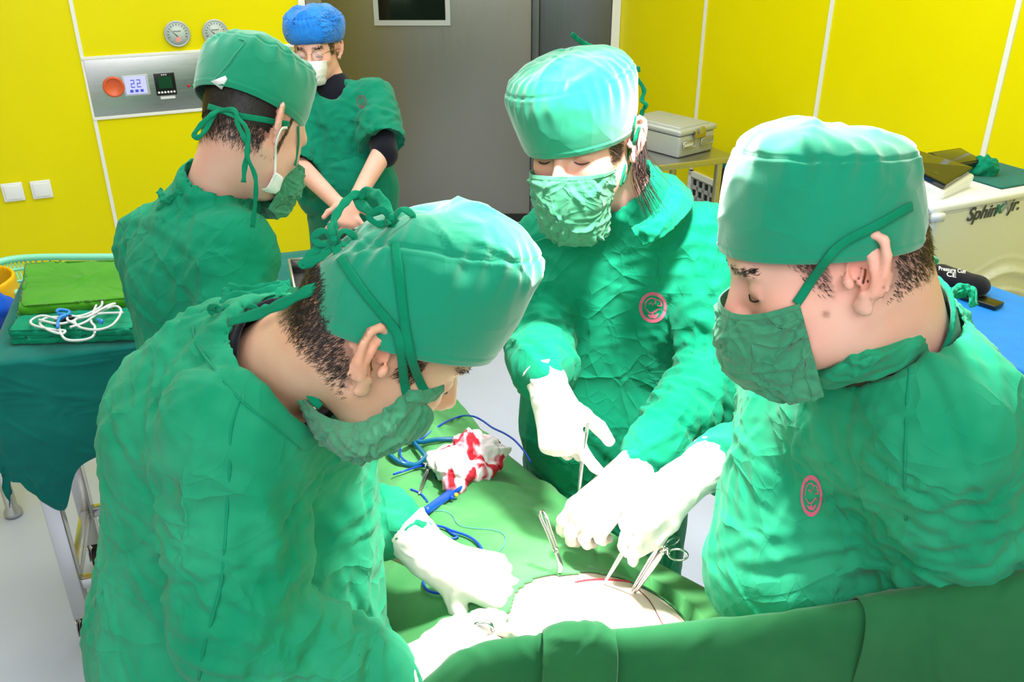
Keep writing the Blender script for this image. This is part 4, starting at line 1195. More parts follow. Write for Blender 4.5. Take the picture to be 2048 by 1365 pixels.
# ================= nurse with his back to the camera at the instrument table
def assistant_back():
    hd = Head(513, 240, 1.76, V(.50, -.36, .78), V(.24, .93, .20), 1.06)
    nb = P(432, 395, 1.80)
    shR = P(462, 500, 1.72); elR = P(470, 700, 1.70); wrR = P(590, 620, 1.98)
    shL = P(325, 480, 1.94); elL = P(330, 620, 2.1); wrL = P(450, 600, 2.25)
    pel = A(-.62, 1.72, .95); face = nz(A(.55, .85, 0))
    t = thing('person', 'person in green gown with his back turned, cap showing a white gap over black hair', 'person', (pel[0], pel[1], 0))
    trousers(pel, face, t, M['scrub'])
    hf1, tR = hand(wrR, V(.5, -.3, .8), V(0, .8, -.4), -1, CURL_REST); hf2, tL = hand(wrL, V(.5, -.3, .8), V(0, .8, -.4), 1, CURL_REST)
    neck = rc(hd.w(-.03, 0, -.045), nb, .056, .062)
    tor = U([rc(P(390, 560, 1.86), pel, .11, .12), rc(shR, shL, .05), rc(P(400, 500, 1.84), nb, .07, .06)], .06)
    arms = U([rc(shR, elR, .045, .036), rc(elR, wrR, .036, .026), rc(shL, elL, .045, .036), rc(elL, wrL, .036, .026)], .01)
    body = U([hd.sdf(earout=1.5), neck], .025); body = U([body, tor, arms, hf1, hf2, legs_field(pel, face)], .012)
    lo, hi = bounds([hd.w(.13, .1, .11), hd.w(-.1, -.1, -.13), nb, shR, elR, wrR, shL, elL, wrL, pel] + tR + tL, .09); lo[2] = 0
    v, q, bo = body_mesh(body, lo, hi, M['skin'], t, h=.004); n = vnormals(v, q); tint(bo, v, face_tints(hd))
    g = U([rc(P(395, 560, 1.86), A(-.62, 1.70, .95), .135, .15), rc(P(330, 520, 1.95), A(-.70, 1.76, .95), .09, .11), rc(P(440, 560, 1.80), A(-.56, 1.66, .95), .10, .11), rc(A(-.62, 1.7, .95), A(-.62, 1.72, .40), .175, .2)], .06)
    g = U([g, rc(shR, shL, .078)], .07)
    g = U([g, rc(shR, elR, .075, .066), rc(elR, wrR, .064, .045), rc(shL, elL, .075, .066), rc(elL, wrL, .064, .045)], .03)
    nd = nz(hd.w(-.03, 0, -.05) - nb)
    g = U([g, rc(nb - nd * .06, nb + nd * .008, .105, .084)], .04)
    g = SUB(g, rc(nb - nd * .02, nb + nd * .3, .068, .074), .005)
    lo, hi = bounds([shR, shL, elR, elL, wrR, wrL, nb + nd * .05, pel, A(-.62, 1.5, .9), A(-.62, 1.9, .9)], .12); lo[2] = .34
    gv, gq, go = gown_mesh('surgical_gown', g, lo, hi, 51, M['gown'], t, h=.007, cnt=260, amp=.0045, L=.09, w=.008, sleeves=[(shR, elR, .075, .06, .006)])
    reg = lambda l: ((l[:, 0] < .02) & (l[:, 2] < .03) & (l[:, 2] > -.085)) * smooth(-.09, -.055, l[:, 2] - .25 * np.clip(l[:, 0] + .03, 0, .05))
    keep = (hd.loc(v)[:, 0] < -.012) & (hd.loc(v)[:, 2] > -.042) & (np.abs(hd.loc(v)[:, 1]) < .078) & (hd.loc(v)[:, 2] < .03)
    pv, pq = patch(v, q, n, keep, .0025)
    hair_tint(hd, v, reg, bo)
    hv, hf = strands(hd, v, n, reg, (-.1, 0, -1), 8000, .012, .02, 23, w=.0006, lift=.2)
    mk('hair', *join((hv, hf), (pv, pq)), M['hair'], t)
    o = P(506, 200, 1.76); Z = V(.20, .95, .05); X = V(.5, -.22, .84)
    cv, cf = cap_mesh(o, X, None, Z, [(.10, .106, .098, -.030, -.020), (.106, .112, .104, -.006, .002), (.108, .116, .106, .036, .042), (.104, .112, .102, .066, .068), (.092, .098, .09, .088, .092), (.066, .068, .066, .104, .108), (.03, .03, .03, .114, .116), (.006, .006, .006, .116, .118)], nfold=10, seed=31, fold=.006)
    cth, cfh = thick(cv, cf, .002); cap = mk('surgical_cap', cth, cfh, M['cap'], t)
    Tc = bvh((cv, cf), (v, q))
    tie_on('cap_seam', cap, Tc, [(478, 78), (490, 85), (470, 110), (452, 135), (425, 165)], w=.003, off=.0006, m=M['cap'])
    p, nn = hit(Tc, 440, 165, .002)
    if p is not None:
        poly = [(425, 163), (452, 152), (456, 160), (446, 180), (426, 174)]
        vs = [hit(Tc, x, y, .003)[0] for x, y in poly]
        if all(a is not None for a in vs):
            vv, ff = thick(np.array(vs)[:4], np.array([[0, 1, 2, 3]]), .002); tag(mk('cap_lining', vv, ff, M['paper'], cap), 'white patch in the gap of the cap')
    # mask ties, bow at the nape, tails
    tie_on('mask_tie', t, Tc, [(398, 206), (420, 214), (445, 222), (480, 232), (520, 238), (550, 243), (575, 248)], w=.011, off=.004)
    dk = float((hit(Tc, 440, 222, .006)[0] - CAM) @ FWD)
    tie('mask_tie', t, [(440, 220, dk), (420, 232, dk - .01), (392, 262, dk - .01), (390, 275, dk - .01), (405, 268, dk - .012), (432, 225, dk)], .009, .2, seed=2)
    tie('mask_tie', t, [(440, 220, dk), (470, 222, dk - .015), (476, 250, dk - .02), (488, 275, dk - .03), (496, 300, dk - .03), (490, 330, dk - .03), (487, 365, dk - .03)], .009, .2, seed=3)
    tie('mask_tie', t, [(445, 222, dk), (480, 240, dk - .02), (497, 270, dk - .035), (494, 310, dk - .04), (508, 345, dk - .04), (512, 370, dk - .04), (510, 410, dk - .03), (505, 455, dk - .02)], .008, .3, seed=4)
    # white ear-loop mask and green mask over it, seen at the cheek
    tie_on('ear_loop', t, Tc, [(572, 255), (560, 258), (550, 285), (549, 310), (548, 345), (545, 352)], w=.005, off=.003, m=M['paper'])
    ms = mask_on(hd, t, seed=19, m=M['mask'], z0=-.04, z1=-.15, wdt=.060, wbot=.04, xs=.065, xf=.125)
    tie_on('mask_tie', t, Tc, [(594, 252), (594, 290), (588, 330), (576, 362)], w=.006, off=.003)
    d0 = float((hd.w(.05, -.07, -.06) - CAM) @ FWD) - .03
    rows = [[P(552, 345, d0 - .0), P(558, 348, d0 + .01), P(566, 355, d0 + .02)], [P(535, 375, d0 - .005), P(545, 378, d0 + .01), P(560, 380, d0 + .03)], [P(524, 380, d0), P(535, 385, d0 + .01), P(552, 388, d0 + .03)]]
    sheet('paper_mask', rows, 16, 16, M['paper'], t, cr=6, amp=.001)
    # mask strings and gown ties at the back of the neck
    for k, pts in enumerate([[(370, 380, 1.72), (345, 395, 1.73), (320, 420, 1.76), (300, 445, 1.80), (292, 470, 1.82)], [(300, 440, 1.80), (285, 480, 1.82), (272, 520, 1.83), (270, 560, 1.83)], [(318, 425, 1.77), (300, 460, 1.79), (285, 500, 1.80)], [(345, 395, 1.73), (330, 405, 1.74), (318, 430, 1.76)], [(318, 380, 1.78), (330, 400, 1.76), (360, 388, 1.74)]]):
        tie('gown_tie', t, pts, .013, .3, seed=20 + k)
    Tg = bvh((gv, gq)); 
    rows = [[P(455, 425, 1.70), P(475, 418, 1.71), P(497, 405, 1.74), P(505, 418, 1.77)], [P(462, 442, 1.69), P(480, 440, 1.70), P(500, 432, 1.73), P(508, 436, 1.77)], [P(470, 455, 1.71), P(485, 455, 1.72), P(497, 450, 1.75), P(500, 448, 1.78)]]
    sheet('gown_collar', rows, 30, 20, M['gown'], t, cr=10, amp=.003, L=.03, w=.004)
    shoes(pel, face, t, M['black'])
    return dict(tree=Tg)


# ================= man in blue bouffant cap standing by the door
def observer():
    hd = Head(632, 90, 3.38, V(-.10, -.46, -.88), V(-.06, .89, -.44), .98)
    nb = P(664, 172, 3.46)
    shR = P(618, 205, 3.46); elR = P(592, 325, 3.40); wrR = P(682, 415, 3.22)
    shL = P(748, 195, 3.44); elL = P(768, 300, 3.34); wrL = P(708, 405, 3.20)
    pel = A(P(690, 400, 3.4)[0], P(690, 300, 3.45)[1] + .02, .98); face = nz(A(-.1, -1, 0))
    t = thing('person', 'person in blue hair cover, glasses and short sleeved green scrubs with hands clasped', 'person', (pel[0], pel[1], 0))
    hR, tR = hand(wrR, V(.55, -.75, -.3), V(-.3, 0, -.9), -1, CURL_REST, .95); hL, tL = hand(wrL, V(-.45, -.8, -.3), V(.3, .2, -.9), 1, CURL_REST, .95)
    neck = rc(hd.w(-.03, 0, -.045), nb, .052, .058)
    tor = U([rc(P(684, 240, 3.5), pel, .11, .12), rc(shR, shL, .045)], .06)
    arms = U([rc(shR, elR, .045, .038), rc(elR, wrR, .040, .026), rc(shL, elL, .045, .038), rc(elL, wrL, .040, .026)], .01)
    body = U([hd.sdf(), neck], .02); body = U([body, tor, arms, hR, hL, legs_field(pel, face)], .012)
    lo, hi = bounds([hd.w(.13, .1, .11), hd.w(-.1, -.1, -.13), nb, shR, elR, wrR, shL, elL, wrL, pel] + tR + tL, .09); lo[2] = 0
    v, q, bo = body_mesh(body, lo, hi, M['skin'], t, h=.004); n = vnormals(v, q); tint(bo, v, face_tints(hd))
    cx = P(686, 240, 3.48)
    g = U([rc(cx, A(cx[0], pel[1], 1.0), .14, .155), rc(P(655, 240, 3.5), A(cx[0] - .07, pel[1], .96), .10, .13), rc(P(722, 240, 3.5), A(cx[0] + .07, pel[1], .96), .10, .13), rc(shR, shL, .066)], .05)
    g = U([g, rc(shR, elR, .070, .085), rc(shL, elL, .072, .090)], .03)
    g = INT(g, HALF(A(0, 0, PY(690, 445, pel[1] - .15)[2]), A(0, 0, -1)), .003)
    g = INT(g, HALF(shR + (elR - shR) * .80, nz(elR - shR) + A(-.0, 0, 0)), .003) if False else g
    eR = shR + (elR - shR) * .92; eL = shL + (elL - shL) * .78
    ctr = P(688, 260, 3.5)
    def sleevecut(e, ax): 
        ax = nz(ax)
        def f(p):   # beyond the sleeve hem and away from the trunk
            return -np.minimum((p - e) @ ax, .0 + .11 - np.linalg.norm(p - (e + ax * .1), axis=1))
        return f
    g = SUB(g, sleevecut(eR, elR - shR), .003); g = SUB(g, sleevecut(eL, elL - shL), .003)
    g = SUB(g, rc(nb, nb + nz(hd.w(-.03, 0, -.05) - nb) * .3, .062, .07), .004)
    vn = P(668, 195, 3.3)
    g = SUB(g, rc(P(662, 166, 3.37), P(652, 205, 3.30), .060, .016), .004)
    lo, hi = bounds([shR, shL, eR, eL, nb, pel], .16); 
    gv, gq, go = gown_mesh('scrub_top', g, lo, hi, 61, M['scrub'], t, h=.008, cnt=120, amp=.006, L=.10, w=.010, low=.008)
    und = U([rc(shR, shR + (elR - shR) * 1.02, .055, .050), rc(shL, shL + (elL - shL) * 1.08, .055, .050), rc(nb, nb - A(0, 0, .10), .066, .085), rc(P(664, 200, 3.47), P(680, 260, 3.49), .10, .11)], .02)
    und = SUB(und, rc(nb + A(0, 0, .0), nb + nz(hd.w(-.03, 0, -.05) - nb) * .2, .054, .054), .003)
    uv, uq = nets(und, *bounds([shR, shL, elR, elL, nb], .14), .007); mk('undershirt', uv, uq, M['black_cloth'], t)
    s_ = nz(np.cross(A(0, 0, 1), face))
    tr = U([rc(pel + A(0, 0, .02), pel - A(0, 0, .12), .165, .16)] + [rc(pel + s_ * .085 * k, A(pel[0], pel[1], .12) + s_ * .10 * k, .10, .085) for k in (1, -1)], .03)
    tv, tq, to = gown_mesh('trousers', tr, A(pel[0] - .3, pel[1] - .3, .03), A(pel[0] + .3, pel[1] + .3, 1.2), 71, M['scrub'], t, h=.009, cnt=60, amp=.006, L=.1, w=.012)
    shoes(pel, face, t, M['black'])
    o = hd.w(-.005, 0, .030)
    cv, cf = cap_mesh(o, hd.X, None, hd.Z, [(.098, .104, .084, -.012, -.035), (.112, .122, .102, .0, -.02), (.118, .130, .112, .035, .02), (.112, .124, .106, .07, .055), (.090, .102, .088, .098, .085), (.052, .062, .052, .114, .104), (.008, .01, .01, .118, .11)], nfold=26, seed=41, fold=.008)
    cth, cfh = thick(cv, cf, .001); mk('bouffant_cap', cth, cfh, M['bouffant'], t)
    reg = lambda l: ((l[:, 0] < .05) & (np.abs(l[:, 1]) > .05) & (l[:, 2] < .03) & (l[:, 2] > -.03)) * 1.0
    hv, hf = strands(hd, v, n, reg, (-.3, 0, -1), 1500, .01, .02, 33, w=.0010); mk('hair', hv, hf, M['hair'], t)
    brows(hd, M['hair'], t, v, n, thick=1.4)
    mask_on(hd, t, seed=29, m=M['paper'], z0=-.040, z1=-.135, wdt=.062, wbot=.035, xs=.045, xf=.124, crn=6, cramp=.001)
    fr = []
    for sd in (1, -1):
        c = hd.w(.108, sd * .033, -.022); fr.append(tube([c + .021 * (math.cos(a) * hd.Y + .85 * math.sin(a) * hd.Z) for a in np.linspace(0, 6.283, 24)], .0012, 6))
        fr.append(tube([hd.w(.106, sd * .054, -.018), hd.w(.04, sd * .076, -.014), hd.w(-.01, sd * .080, -.02)], .0012, 6, 10))
    fr.append(tube([hd.w(.110, .012, -.018), hd.w(.114, 0, -.014), hd.w(.110, -.012, -.018)], .0012, 6, 8))
    gl = mk('glasses', *join(*fr), M['brass'], t); gl['label'] = 'thin metal framed glasses'
    for sd in (1, -1):
        c = hd.w(.108, sd * .033, -.022); mk('lens', *lathe([(.0005, -.0004), (.0195, -.0004), (.0195, .0004), (.0005, .0004)], c, hd.X, 24), M['lens'], gl)
    # collar edge of the V neck
    Tg = bvh((gv, gq)); emblem(Tg, 723, 204, 10, 14, M['dark_print'], go)
    # chest pocket
    tie_on('pocket_seam', go, Tg, [(702, 240), (718, 242), (734, 241)], w=.004, off=.001, m=M['scrub'])
    return dict(tree=Tg)



# ---------------------------------------------------------------- the room
def wall_quad(name, a, b, z0, z1, m, th=.04, out=None):
    """upright slab from a to b (xy), facing the camera"""
    a = np.array([a[0], a[1], 0.0]); b = np.array([b[0], b[1], 0.0]); x = nz(b - a); y = nz(np.cross(A(0, 0, 1), x)); L = np.linalg.norm(b - a)
    if y @ (A(0, 1.5, 0) - a) > 0: y = -y
    v, f = box((0, 0, z0), (L, th, z1)); v = a + np.outer(v[:, 0], x) + np.outer(v[:, 1], y) + np.outer(v[:, 2], A(0, 0, 1))
    o = mk(name, v, f, m, flat=True); o['kind'] = 'structure'; return o


def wbox(name, org, x, y, lo, hi, m, parent=None, bev=.0, kind=None):
    v, f = box(lo, hi); v = org + np.outer(v[:, 0], x) + np.outer(v[:, 1], y) + np.outer(v[:, 2], A(0, 0, 1))
    o = mk(name, v, f, m, parent, flat=True)
    if bev:
        md = o.modifiers.new('bevel', 'BEVEL'); md.width = bev; md.segments = 3
        for p in o.data.polygons: p.use_smooth = True
    if kind: o['kind'] = kind
    return o


Z1 = A(0, 0, 1)
# left wall: from W0 along WX (receding to the right)
ang = math.radians(25)
WX = A(math.cos(ang), math.sin(ang), 0); WY = A(-math.sin(ang), math.cos(ang), 0)      # WY points behind the wall


def on_plane(px, py, p0, n):
    r = ray(px, py); return CAM + r * (((p0 - CAM) @ n) / (r @ n))
W0 = A(-2.3, 3.95, 0)
def LW(px, py):            # point of the left wall seen at a pixel: (along, height)
    p = on_plane(px, py, W0, WY); return (p - W0) @ WX, p[2]
Rn0 = A(.66, 5.9, 0); RX = nz(A(1.14, -2.56, 0)); RY = A(-RX[1], RX[0], 0)              # right wall, RY behind it
def RW(px, py):
    p = on_plane(px, py, Rn0, RY); return (p - Rn0) @ RX, p[2]
CEIL = 3.0

v, f = box((-6, -3, -.1), (7, 8, 0)); o = mk('floor', v, f, M['floor'], flat=True); o['kind'] = 'structure'
v, f = box((-6, -3, CEIL), (7, 8, CEIL + .1)); o = mk('ceiling', v, f, M['ceiling'], flat=True); o['kind'] = 'structure'

s1 = LW(195, 265)[0]; s2 = LW(604, 5)[0]
wall_quad('wall_left', (W0 - WX * 3)[:2], (W0 + WX * s2)[:2], 0, CEIL, M['yellow'])
E1 = W0 + WX * s2
wall_quad('wall_return', E1[:2], (E1[0] * 5.98 / E1[1] - .02, 5.98), 0, CEIL, M['yellow'])
for s in (s1 - (s2 - s1) * 2, s1 - (s2 - s1), s1, ):
    wbox('trim_1', W0, WX, WY, (s - .008, -.006, 0), (s + .008, .01, CEIL), M['white_trim'], kind='structure')
wbox('trim_2', W0, WX, WY, (s2 - .02, -.008, 0), (s2 + .012, .03, CEIL), M['white_trim'], kind='structure')
wbox('trim_3', W0, WX, WY, (s2 + .014, -.012, 0), (s2 + .09, .05, CEIL), M['door'], kind='structure')
# door wall
DY = 5.9
xd0 = E1[0] * DY / E1[1] + .0; xd1 = .66
wall_quad('wall_back', (-2.6, DY + .05), (xd1 + .05, DY + .05), 0, CEIL, M['door'])
def DP(px, py): return PY(px, py, DY)
xs = DP(1070, 60)[0]
door = wbox('door_1', A(0, DY, 0), A(1, 0, 0), A(0, 1, 0), (xd0 + .03, -.03, .012), (xs - .02, .05, 2.6), M['door'], bev=.006, kind='structure')
door2 = wbox('door_2', A(0, DY, 0), A(1, 0, 0), A(0, 1, 0), (xs + .025, -.015, .012), (DP(1222, 60)[0], .05, 2.6), M['door_dark'], bev=.006, kind='structure')
wbox('trim_4', A(0, DY, 0), A(1, 0, 0), A(0, 1, 0), (xs - .02, -.05, .0), (xs + .025, .03, 2.6), M['door_dark'], bev=.004, kind='structure')
wbox('trim_5', A(0, DY, 0), A(1, 0, 0), A(0, 1, 0), (DP(1222, 60)[0], -.03, .0), (xd1 + .01, .03, CEIL), M['white_trim'], kind='structure')
wbox('baseboard_back', A(0, DY, 0), A(1, 0, 0), A(0, 1, 0), (xd0, -.04, .0), (xd1, -.02, .05), M['rubber'], kind='structure')
wl = DP(751, 50)[0]; wr = DP(902, 46)[0]; wb = DP(820, 49)[2]
wbox('window_1', A(0, DY, 0), A(1, 0, 0), A(0, 1, 0), (wl + .02, -.036, wb + .03), (wr - .02, -.031, wb + .62), M['glass_black'], kind='structure')
par = bpy.data.objects['window_1']
g = []
for lo, hi in (((wl, -.05, wb), (wr, -.028, wb + .03)), ((wl, -.05, wb + .62), (wr, -.028, wb + .65)), ((wl, -.048, wb + .03), (wl + .03, -.028, wb + .62)), ((wr - .03, -.048, wb + .03), (wr, -.028, wb + .62))):
    v, f = box(lo, hi); v = v + A(0, DY, 0); g.append((v, f))
mk('window_frame', *join(*g), M['alu'], par, flat=True)
# right wall with panel seams
wall_quad('wall_right', Rn0[:2], (Rn0 + RX * 5)[:2], 0, CEIL, M['yellow'])
for px, py in ((1403, 118), (1649, 118), (2005, 150)):
    s = RW(px, py)[0]; wbox('trim_6', Rn0, RX, RY, (s - .011, -.006, 0), (s + .011, .01, CEIL), M['white_trim'], kind='structure')
s = RW(2005, 150)[0] + .95; wbox('trim_6', Rn0, RX, RY, (s - .011, -.006, 0), (s + .011, .01, CEIL), M['white_trim'], kind='structure')
wall_quad('wall_side', (W0 - WX * 3)[:2], ((W0 - WX * 3)[0], -3), 0, CEIL, M['yellow'])
e = Rn0 + RX * 5; wall_quad('wall_far_right', e[:2], (e[0] + .5, -3), 0, CEIL, M['yellow'])

# perforated return air vent low on the right wall
a0 = RW(1388, 352)[0]; a1 = RW(1470, 360)[0]; zt = RW(1388, 352)[1]
vent = thing('air_vent', 'white perforated return air grille low on yellow wall behind the cart', 'vent', Rn0 + RX * a0 + A(0, 0, .05))
g = []
n_h = 11; n_v = 8
W_ = a1 + .25 - a0; Hh = zt - .08
for i in range(n_h + 1): x = a0 + W_ * i / n_h; g.append(box((x - .010, -.012, .08), (x + .010, -.004, zt)))
for j in range(n_v + 1): z = .08 + Hh * j / n_v; g.append(box((a0 - .01, -.012, z - .011), (a0 + W_ + .01, -.004, z + .011)))
v, f = join(*g); v = Rn0 + np.outer(v[:, 0], RX) + np.outer(v[:, 1], RY) + np.outer(v[:, 2], Z1); mk('grille', v, f, M['alu'], vent, flat=True)
v, f = box((a0, -.004, .08), (a0 + W_, -.001, zt)); v = Rn0 + np.outer(v[:, 0], RX) + np.outer(v[:, 1], RY) + np.outer(v[:, 2], Z1); mk('backing', v, f, M['rubber'], vent, flat=True)
g = [box((a0 - .03, -.02, .05), (a0 + W_ + .03, -.0, .08)), box((a0 - .03, -.02, zt), (a0 + W_ + .03, -.0, zt + .03)), box((a0 - .03, -.02, .05), (a0, -.0, zt + .03)), box((a0 + W_, -.02, .05), (a0 + W_ + .03, -.0, zt + .03))]
v, f = join(*g); v = Rn0 + np.outer(v[:, 0], RX) + np.outer(v[:, 1], RY) + np.outer(v[:, 2], Z1); mk('frame', v, f, M['white_trim'], vent, flat=True)

# ---- things on the left wall
def LB(name, s0, s1_, z0, z1, y0, y1, m, parent, bev=.003): return wbox(name, W0, WX, WY, (s0, y0, z0), (s1_, y1, z1), m, parent, bev)
for k, (px0, py0, px1, py1, lab) in enumerate(((4, 365, 48, 402, 'white square wall switch at the far left edge'), (62, 360, 104, 396, 'white square wall switch nearer to the white seam'))):
    a = LW(px0, (py0 + py1) / 2)[0]; b = LW(px1, (py0 + py1) / 2)[0]; z1_ = LW((px0 + px1) / 2, py0)[1]; z0_ = LW((px0 + px1) / 2, py1)[1]
    t = thing('wall_switch', lab, 'switch', W0 + WX * a + A(0, 0, z0_))
    LB('switch_plate', a, b, z0_, z1_, -.014, -.0005, M['white'], t, .004); LB('rocker', a + .010, b - .010, z0_ + .010, z1_ - .010, -.019, -.013, M['white'], t, .003)
# stainless control strip
a = LW(172, 178)[0]; zt_ = LW(295, 112)[1]; zb_ = LW(295, 225)[1]; b = s2 - .03
t = thing('control_panel', 'stainless control strip with a screen, meter and orange button on yellow wall', 'panel', W0 + WX * a + A(0, 0, zb_))
LB('face_plate', a + .012, b, zb_, zt_, -.008, -.0005, M['panel_steel'], t, .002)
LB('edge_trim', a + .006, b + .01, zt_, zt_ + .014, -.010, -.0005, M['white_trim'], t, .001)
LB('edge_trim', a + .006, b + .01, zb_ - .014, zb_, -.010, -.0005, M['white_trim'], t, .001)
def LP3(px, py, y): s, z = LW(px, py); return W0 + WX * s + WY * y + Z1 * z
M['orange'] = mat('orange_button', lin(222, 96, 50), rough=.4); M['lcd'] = mat('lit_lcd', lin(190, 190, 250), rough=.3, emit=(lin(170, 178, 250), .45))
M['lcd_digit'] = mat('lcd_digits', lin(80, 90, 220), rough=.3); M['lcd_dark'] = mat('dark_lcd', lin(26, 70, 44), rough=.2)
M['led_red'] = mat('red_lamp', lin(190, 30, 30), rough=.3); M['led_green'] = mat('green_lamp', lin(20, 130, 60), rough=.3)
c = LP3(227, 173, -.008); mk('orange_button', *lathe([(.0005, 0), (.046, 0), (.046, .006), (.038, .012), (.036, .007), (.0005, .007)], c, -WY, 36), M['orange'], t)
s, z = LW(272, 170); LB('screen_bezel', s - .056, s + .056, z - .046, z + .046, -.013, -.007, M['alu'], t, .002); scr = LB('screen', s - .047, s + .044, z - .038, z + .040, -.0145, -.0128, M['lcd'], t, 0)
g = []
for k in range(2):                      # two seven-segment digits "22" and icons
    x0 = s - .022 + k * .026; z0 = z - .006
    for lo, hi in (((0, .028), (.016, .032)), ((.013, .016), (.016, .030)), ((0, .013), (.016, .017)), ((0, .0), (.003, .015)), ((0, -.003), (.016, .001))):
        g.append(box((x0 + lo[0], -.0152, z0 + lo[1]), (x0 + hi[0], -.0143, z0 + hi[1])))
for k in range(3): g.append(box((s - .03 + k * .022, -.0152, z - .030), (s - .016 + k * .022, -.0143, z - .018)))
v, f = join(*g); v = W0 + np.outer(v[:, 0], WX) + np.outer(v[:, 1], WY) + np.outer(v[:, 2], Z1); mk('digits', v, f, M['lcd_digit'], scr, flat=True)
s, z = LW(330, 167); mt = LB('meter', s - .045, s + .045, z - .050, z + .050, -.020, -.007, M['black'], t, .003)
LB('meter_display', s - .030, s + .030, z - .018, z + .034, -.0215, -.0195, M['lcd_dark'], mt, 0)
for k in range(6): mk('meter_button', *lathe([(.0003, 0), (.0052, 0), (.0052, .002), (.0003, .002)], W0 + WX * (s - .034 + k * .0136) + WY * -.020 + Z1 * (z - .036), -WY, 14), M['white'], mt)
g = [box((s - .012 + k * .009, -.0212, z + .040), (s - .007 + k * .009, -.0200, z + .045)) for k in range(3)]
v, f = join(*g); v = W0 + np.outer(v[:, 0], WX) + np.outer(v[:, 1], WY) + np.outer(v[:, 2], Z1); mk('printed_mark', v, f, M['text_white'], mt, flat=True)
LB('label_sticker', s - .03, s + .035, z - .068, z - .055, -.0095, -.0078, M['white'], t, 0)
for px, py, mm in ((377, 171, 'led_red'), (385, 171, 'led_green'), (392, 171, 'led_green'), (399, 171, 'led_green'), (394, 153, 'led_red'), (401, 153, 'led_red')):
    mk('indicator_lamp', *lathe([(.0003, 0), (.008, 0), (.007, .004), (.0003, .006)], LP3(px, py, -.008), -WY, 14), M[mm], t)
# two round gauges
M['dial'] = mat('gauge_dial_face', lin(190, 204, 196), rough=.35); M['pinkish'] = mat('gauge_label', lin(230, 160, 150), rough=.5)
for (px, py, lab) in ((354, 67, 'round pressure gauge left of the green cap'), (430, 64, 'round pressure gauge partly behind the green cap')):
    c = LP3(px, py, -.0005); t = thing('pressure_gauge', lab, 'gauge', c)
    mk('bezel', *lathe([(.0005, .0), (.056, 0), (.058, .010), (.054, .018), (.050, .012), (.0005, .012)], c, -WY, 40), M['alu'], t)
    mk('dial', *lathe([(.0005, .0), (.049, 0), (.049, .0135), (.0005, .0135)], c, -WY, 40), M['dial'], t)
    g = []
    for k in range(13):
        an = math.radians(200 - k * 18.3); e1 = c + (math.cos(an) * WX + math.sin(an) * Z1) * .036 - WY * .0142; e2 = c + (math.cos(an) * WX + math.sin(an) * Z1) * .044 - WY * .0142
        g.append(tube([e1, (e1 + e2) / 2, e2], .0012, 4))
    g.append(tube([c - WX * .016 + Z1 * .012 - WY * .0142, c + Z1 * .011 - WY * .0142, c + WX * .016 + Z1 * .012 - WY * .0142], .0012, 4))
    mk('scale_marks', *join(*g), M['black'], t)
    n0, n1 = c - Z1 * .012 - WY * .0145, c - WX * .028 + Z1 * .018 - WY * .0145
    mk('needle', *tube([n0, (n0 + n1) / 2, n1], [.002, .0012, .0005], 5), M['black'], t)
    wv, wf = box((-.010, -.0150, -.034), (.012, -.0138, -.014)); wv = c + np.outer(wv[:, 0], WX) + np.outer(wv[:, 1], WY) + np.outer(wv[:, 2], Z1); mk('dial_label', wv, wf, M['pinkish'], t, flat=True)

# ---------------------------------------------------------------- instrument table at the left
TH = 1.0
def TQ(px, py, z=TH): return PZ(px, py, z)
n0 = TQ(-18, 727); n1 = TQ(240, 694); TX = nz(A(*(n1 - n0)[:2], 0)); TY = A(-TX[1], TX[0], 0)
T0 = n0.copy(); T0[2] = 0
tl = float((TQ(730, 520) - n0) @ TX); tw = (TQ(100, 560) - n0) @ TY * 1.02
it = thing('instrument_table', 'long steel instrument table under a teal cloth on wheels', 'table', T0)
def TB(name, lo, hi, m, parent=None, bev=.004): return wbox(name, T0, TX, TY, lo, hi, m, parent, bev)
TB('tabletop', (.02, .02, TH - .045), (tl, tw - .02, TH - .012), M['steel2'], it)
LX0 = float((PZ(180, 1280, .0) - T0) @ TX); LY0 = float((PZ(180, 1280, .0) - T0) @ TY)
for (x, y) in ((LX0, LY0), (tl - .16, LY0), (LX0, tw - .06), (tl - .16, tw - .06)):
    lg = TB('leg', (x - .022, y - .022, .10), (x + .022, y + .022, TH - .045), M['steel'], it)
    c = T0 + TX * x + TY * y
    mk('caster_fork', *join(lathe([(.012, 0), (.012, .03)], c + A(0, 0, .085), Z1, 12), xform(box((-.022, -.02, .035), (-.018, .02, .095)), frame(c, TX, TY, Z1)), xform(box((.018, -.02, .035), (.022, .02, .095)), frame(c, TX, TY, Z1))), M['steel'], lg)
    mk('caster_wheel', *lathe([(.001, -.014), (.03, -.014), (.036, -.009), (.036, .009), (.03, .014), (.001, .014)], c + A(0, 0, .037), TX, 28), M['rubber'], lg)
for y in (LY0, tw - .06): TB('rail', (LX0, y - .015, .20), (tl - .16, y + .015, .235), M['steel'], it)
for x in (LX0, tl - .16): TB('rail', (x - .015, LY0, .20), (x + .015, tw - .06, .235), M['steel'], it)
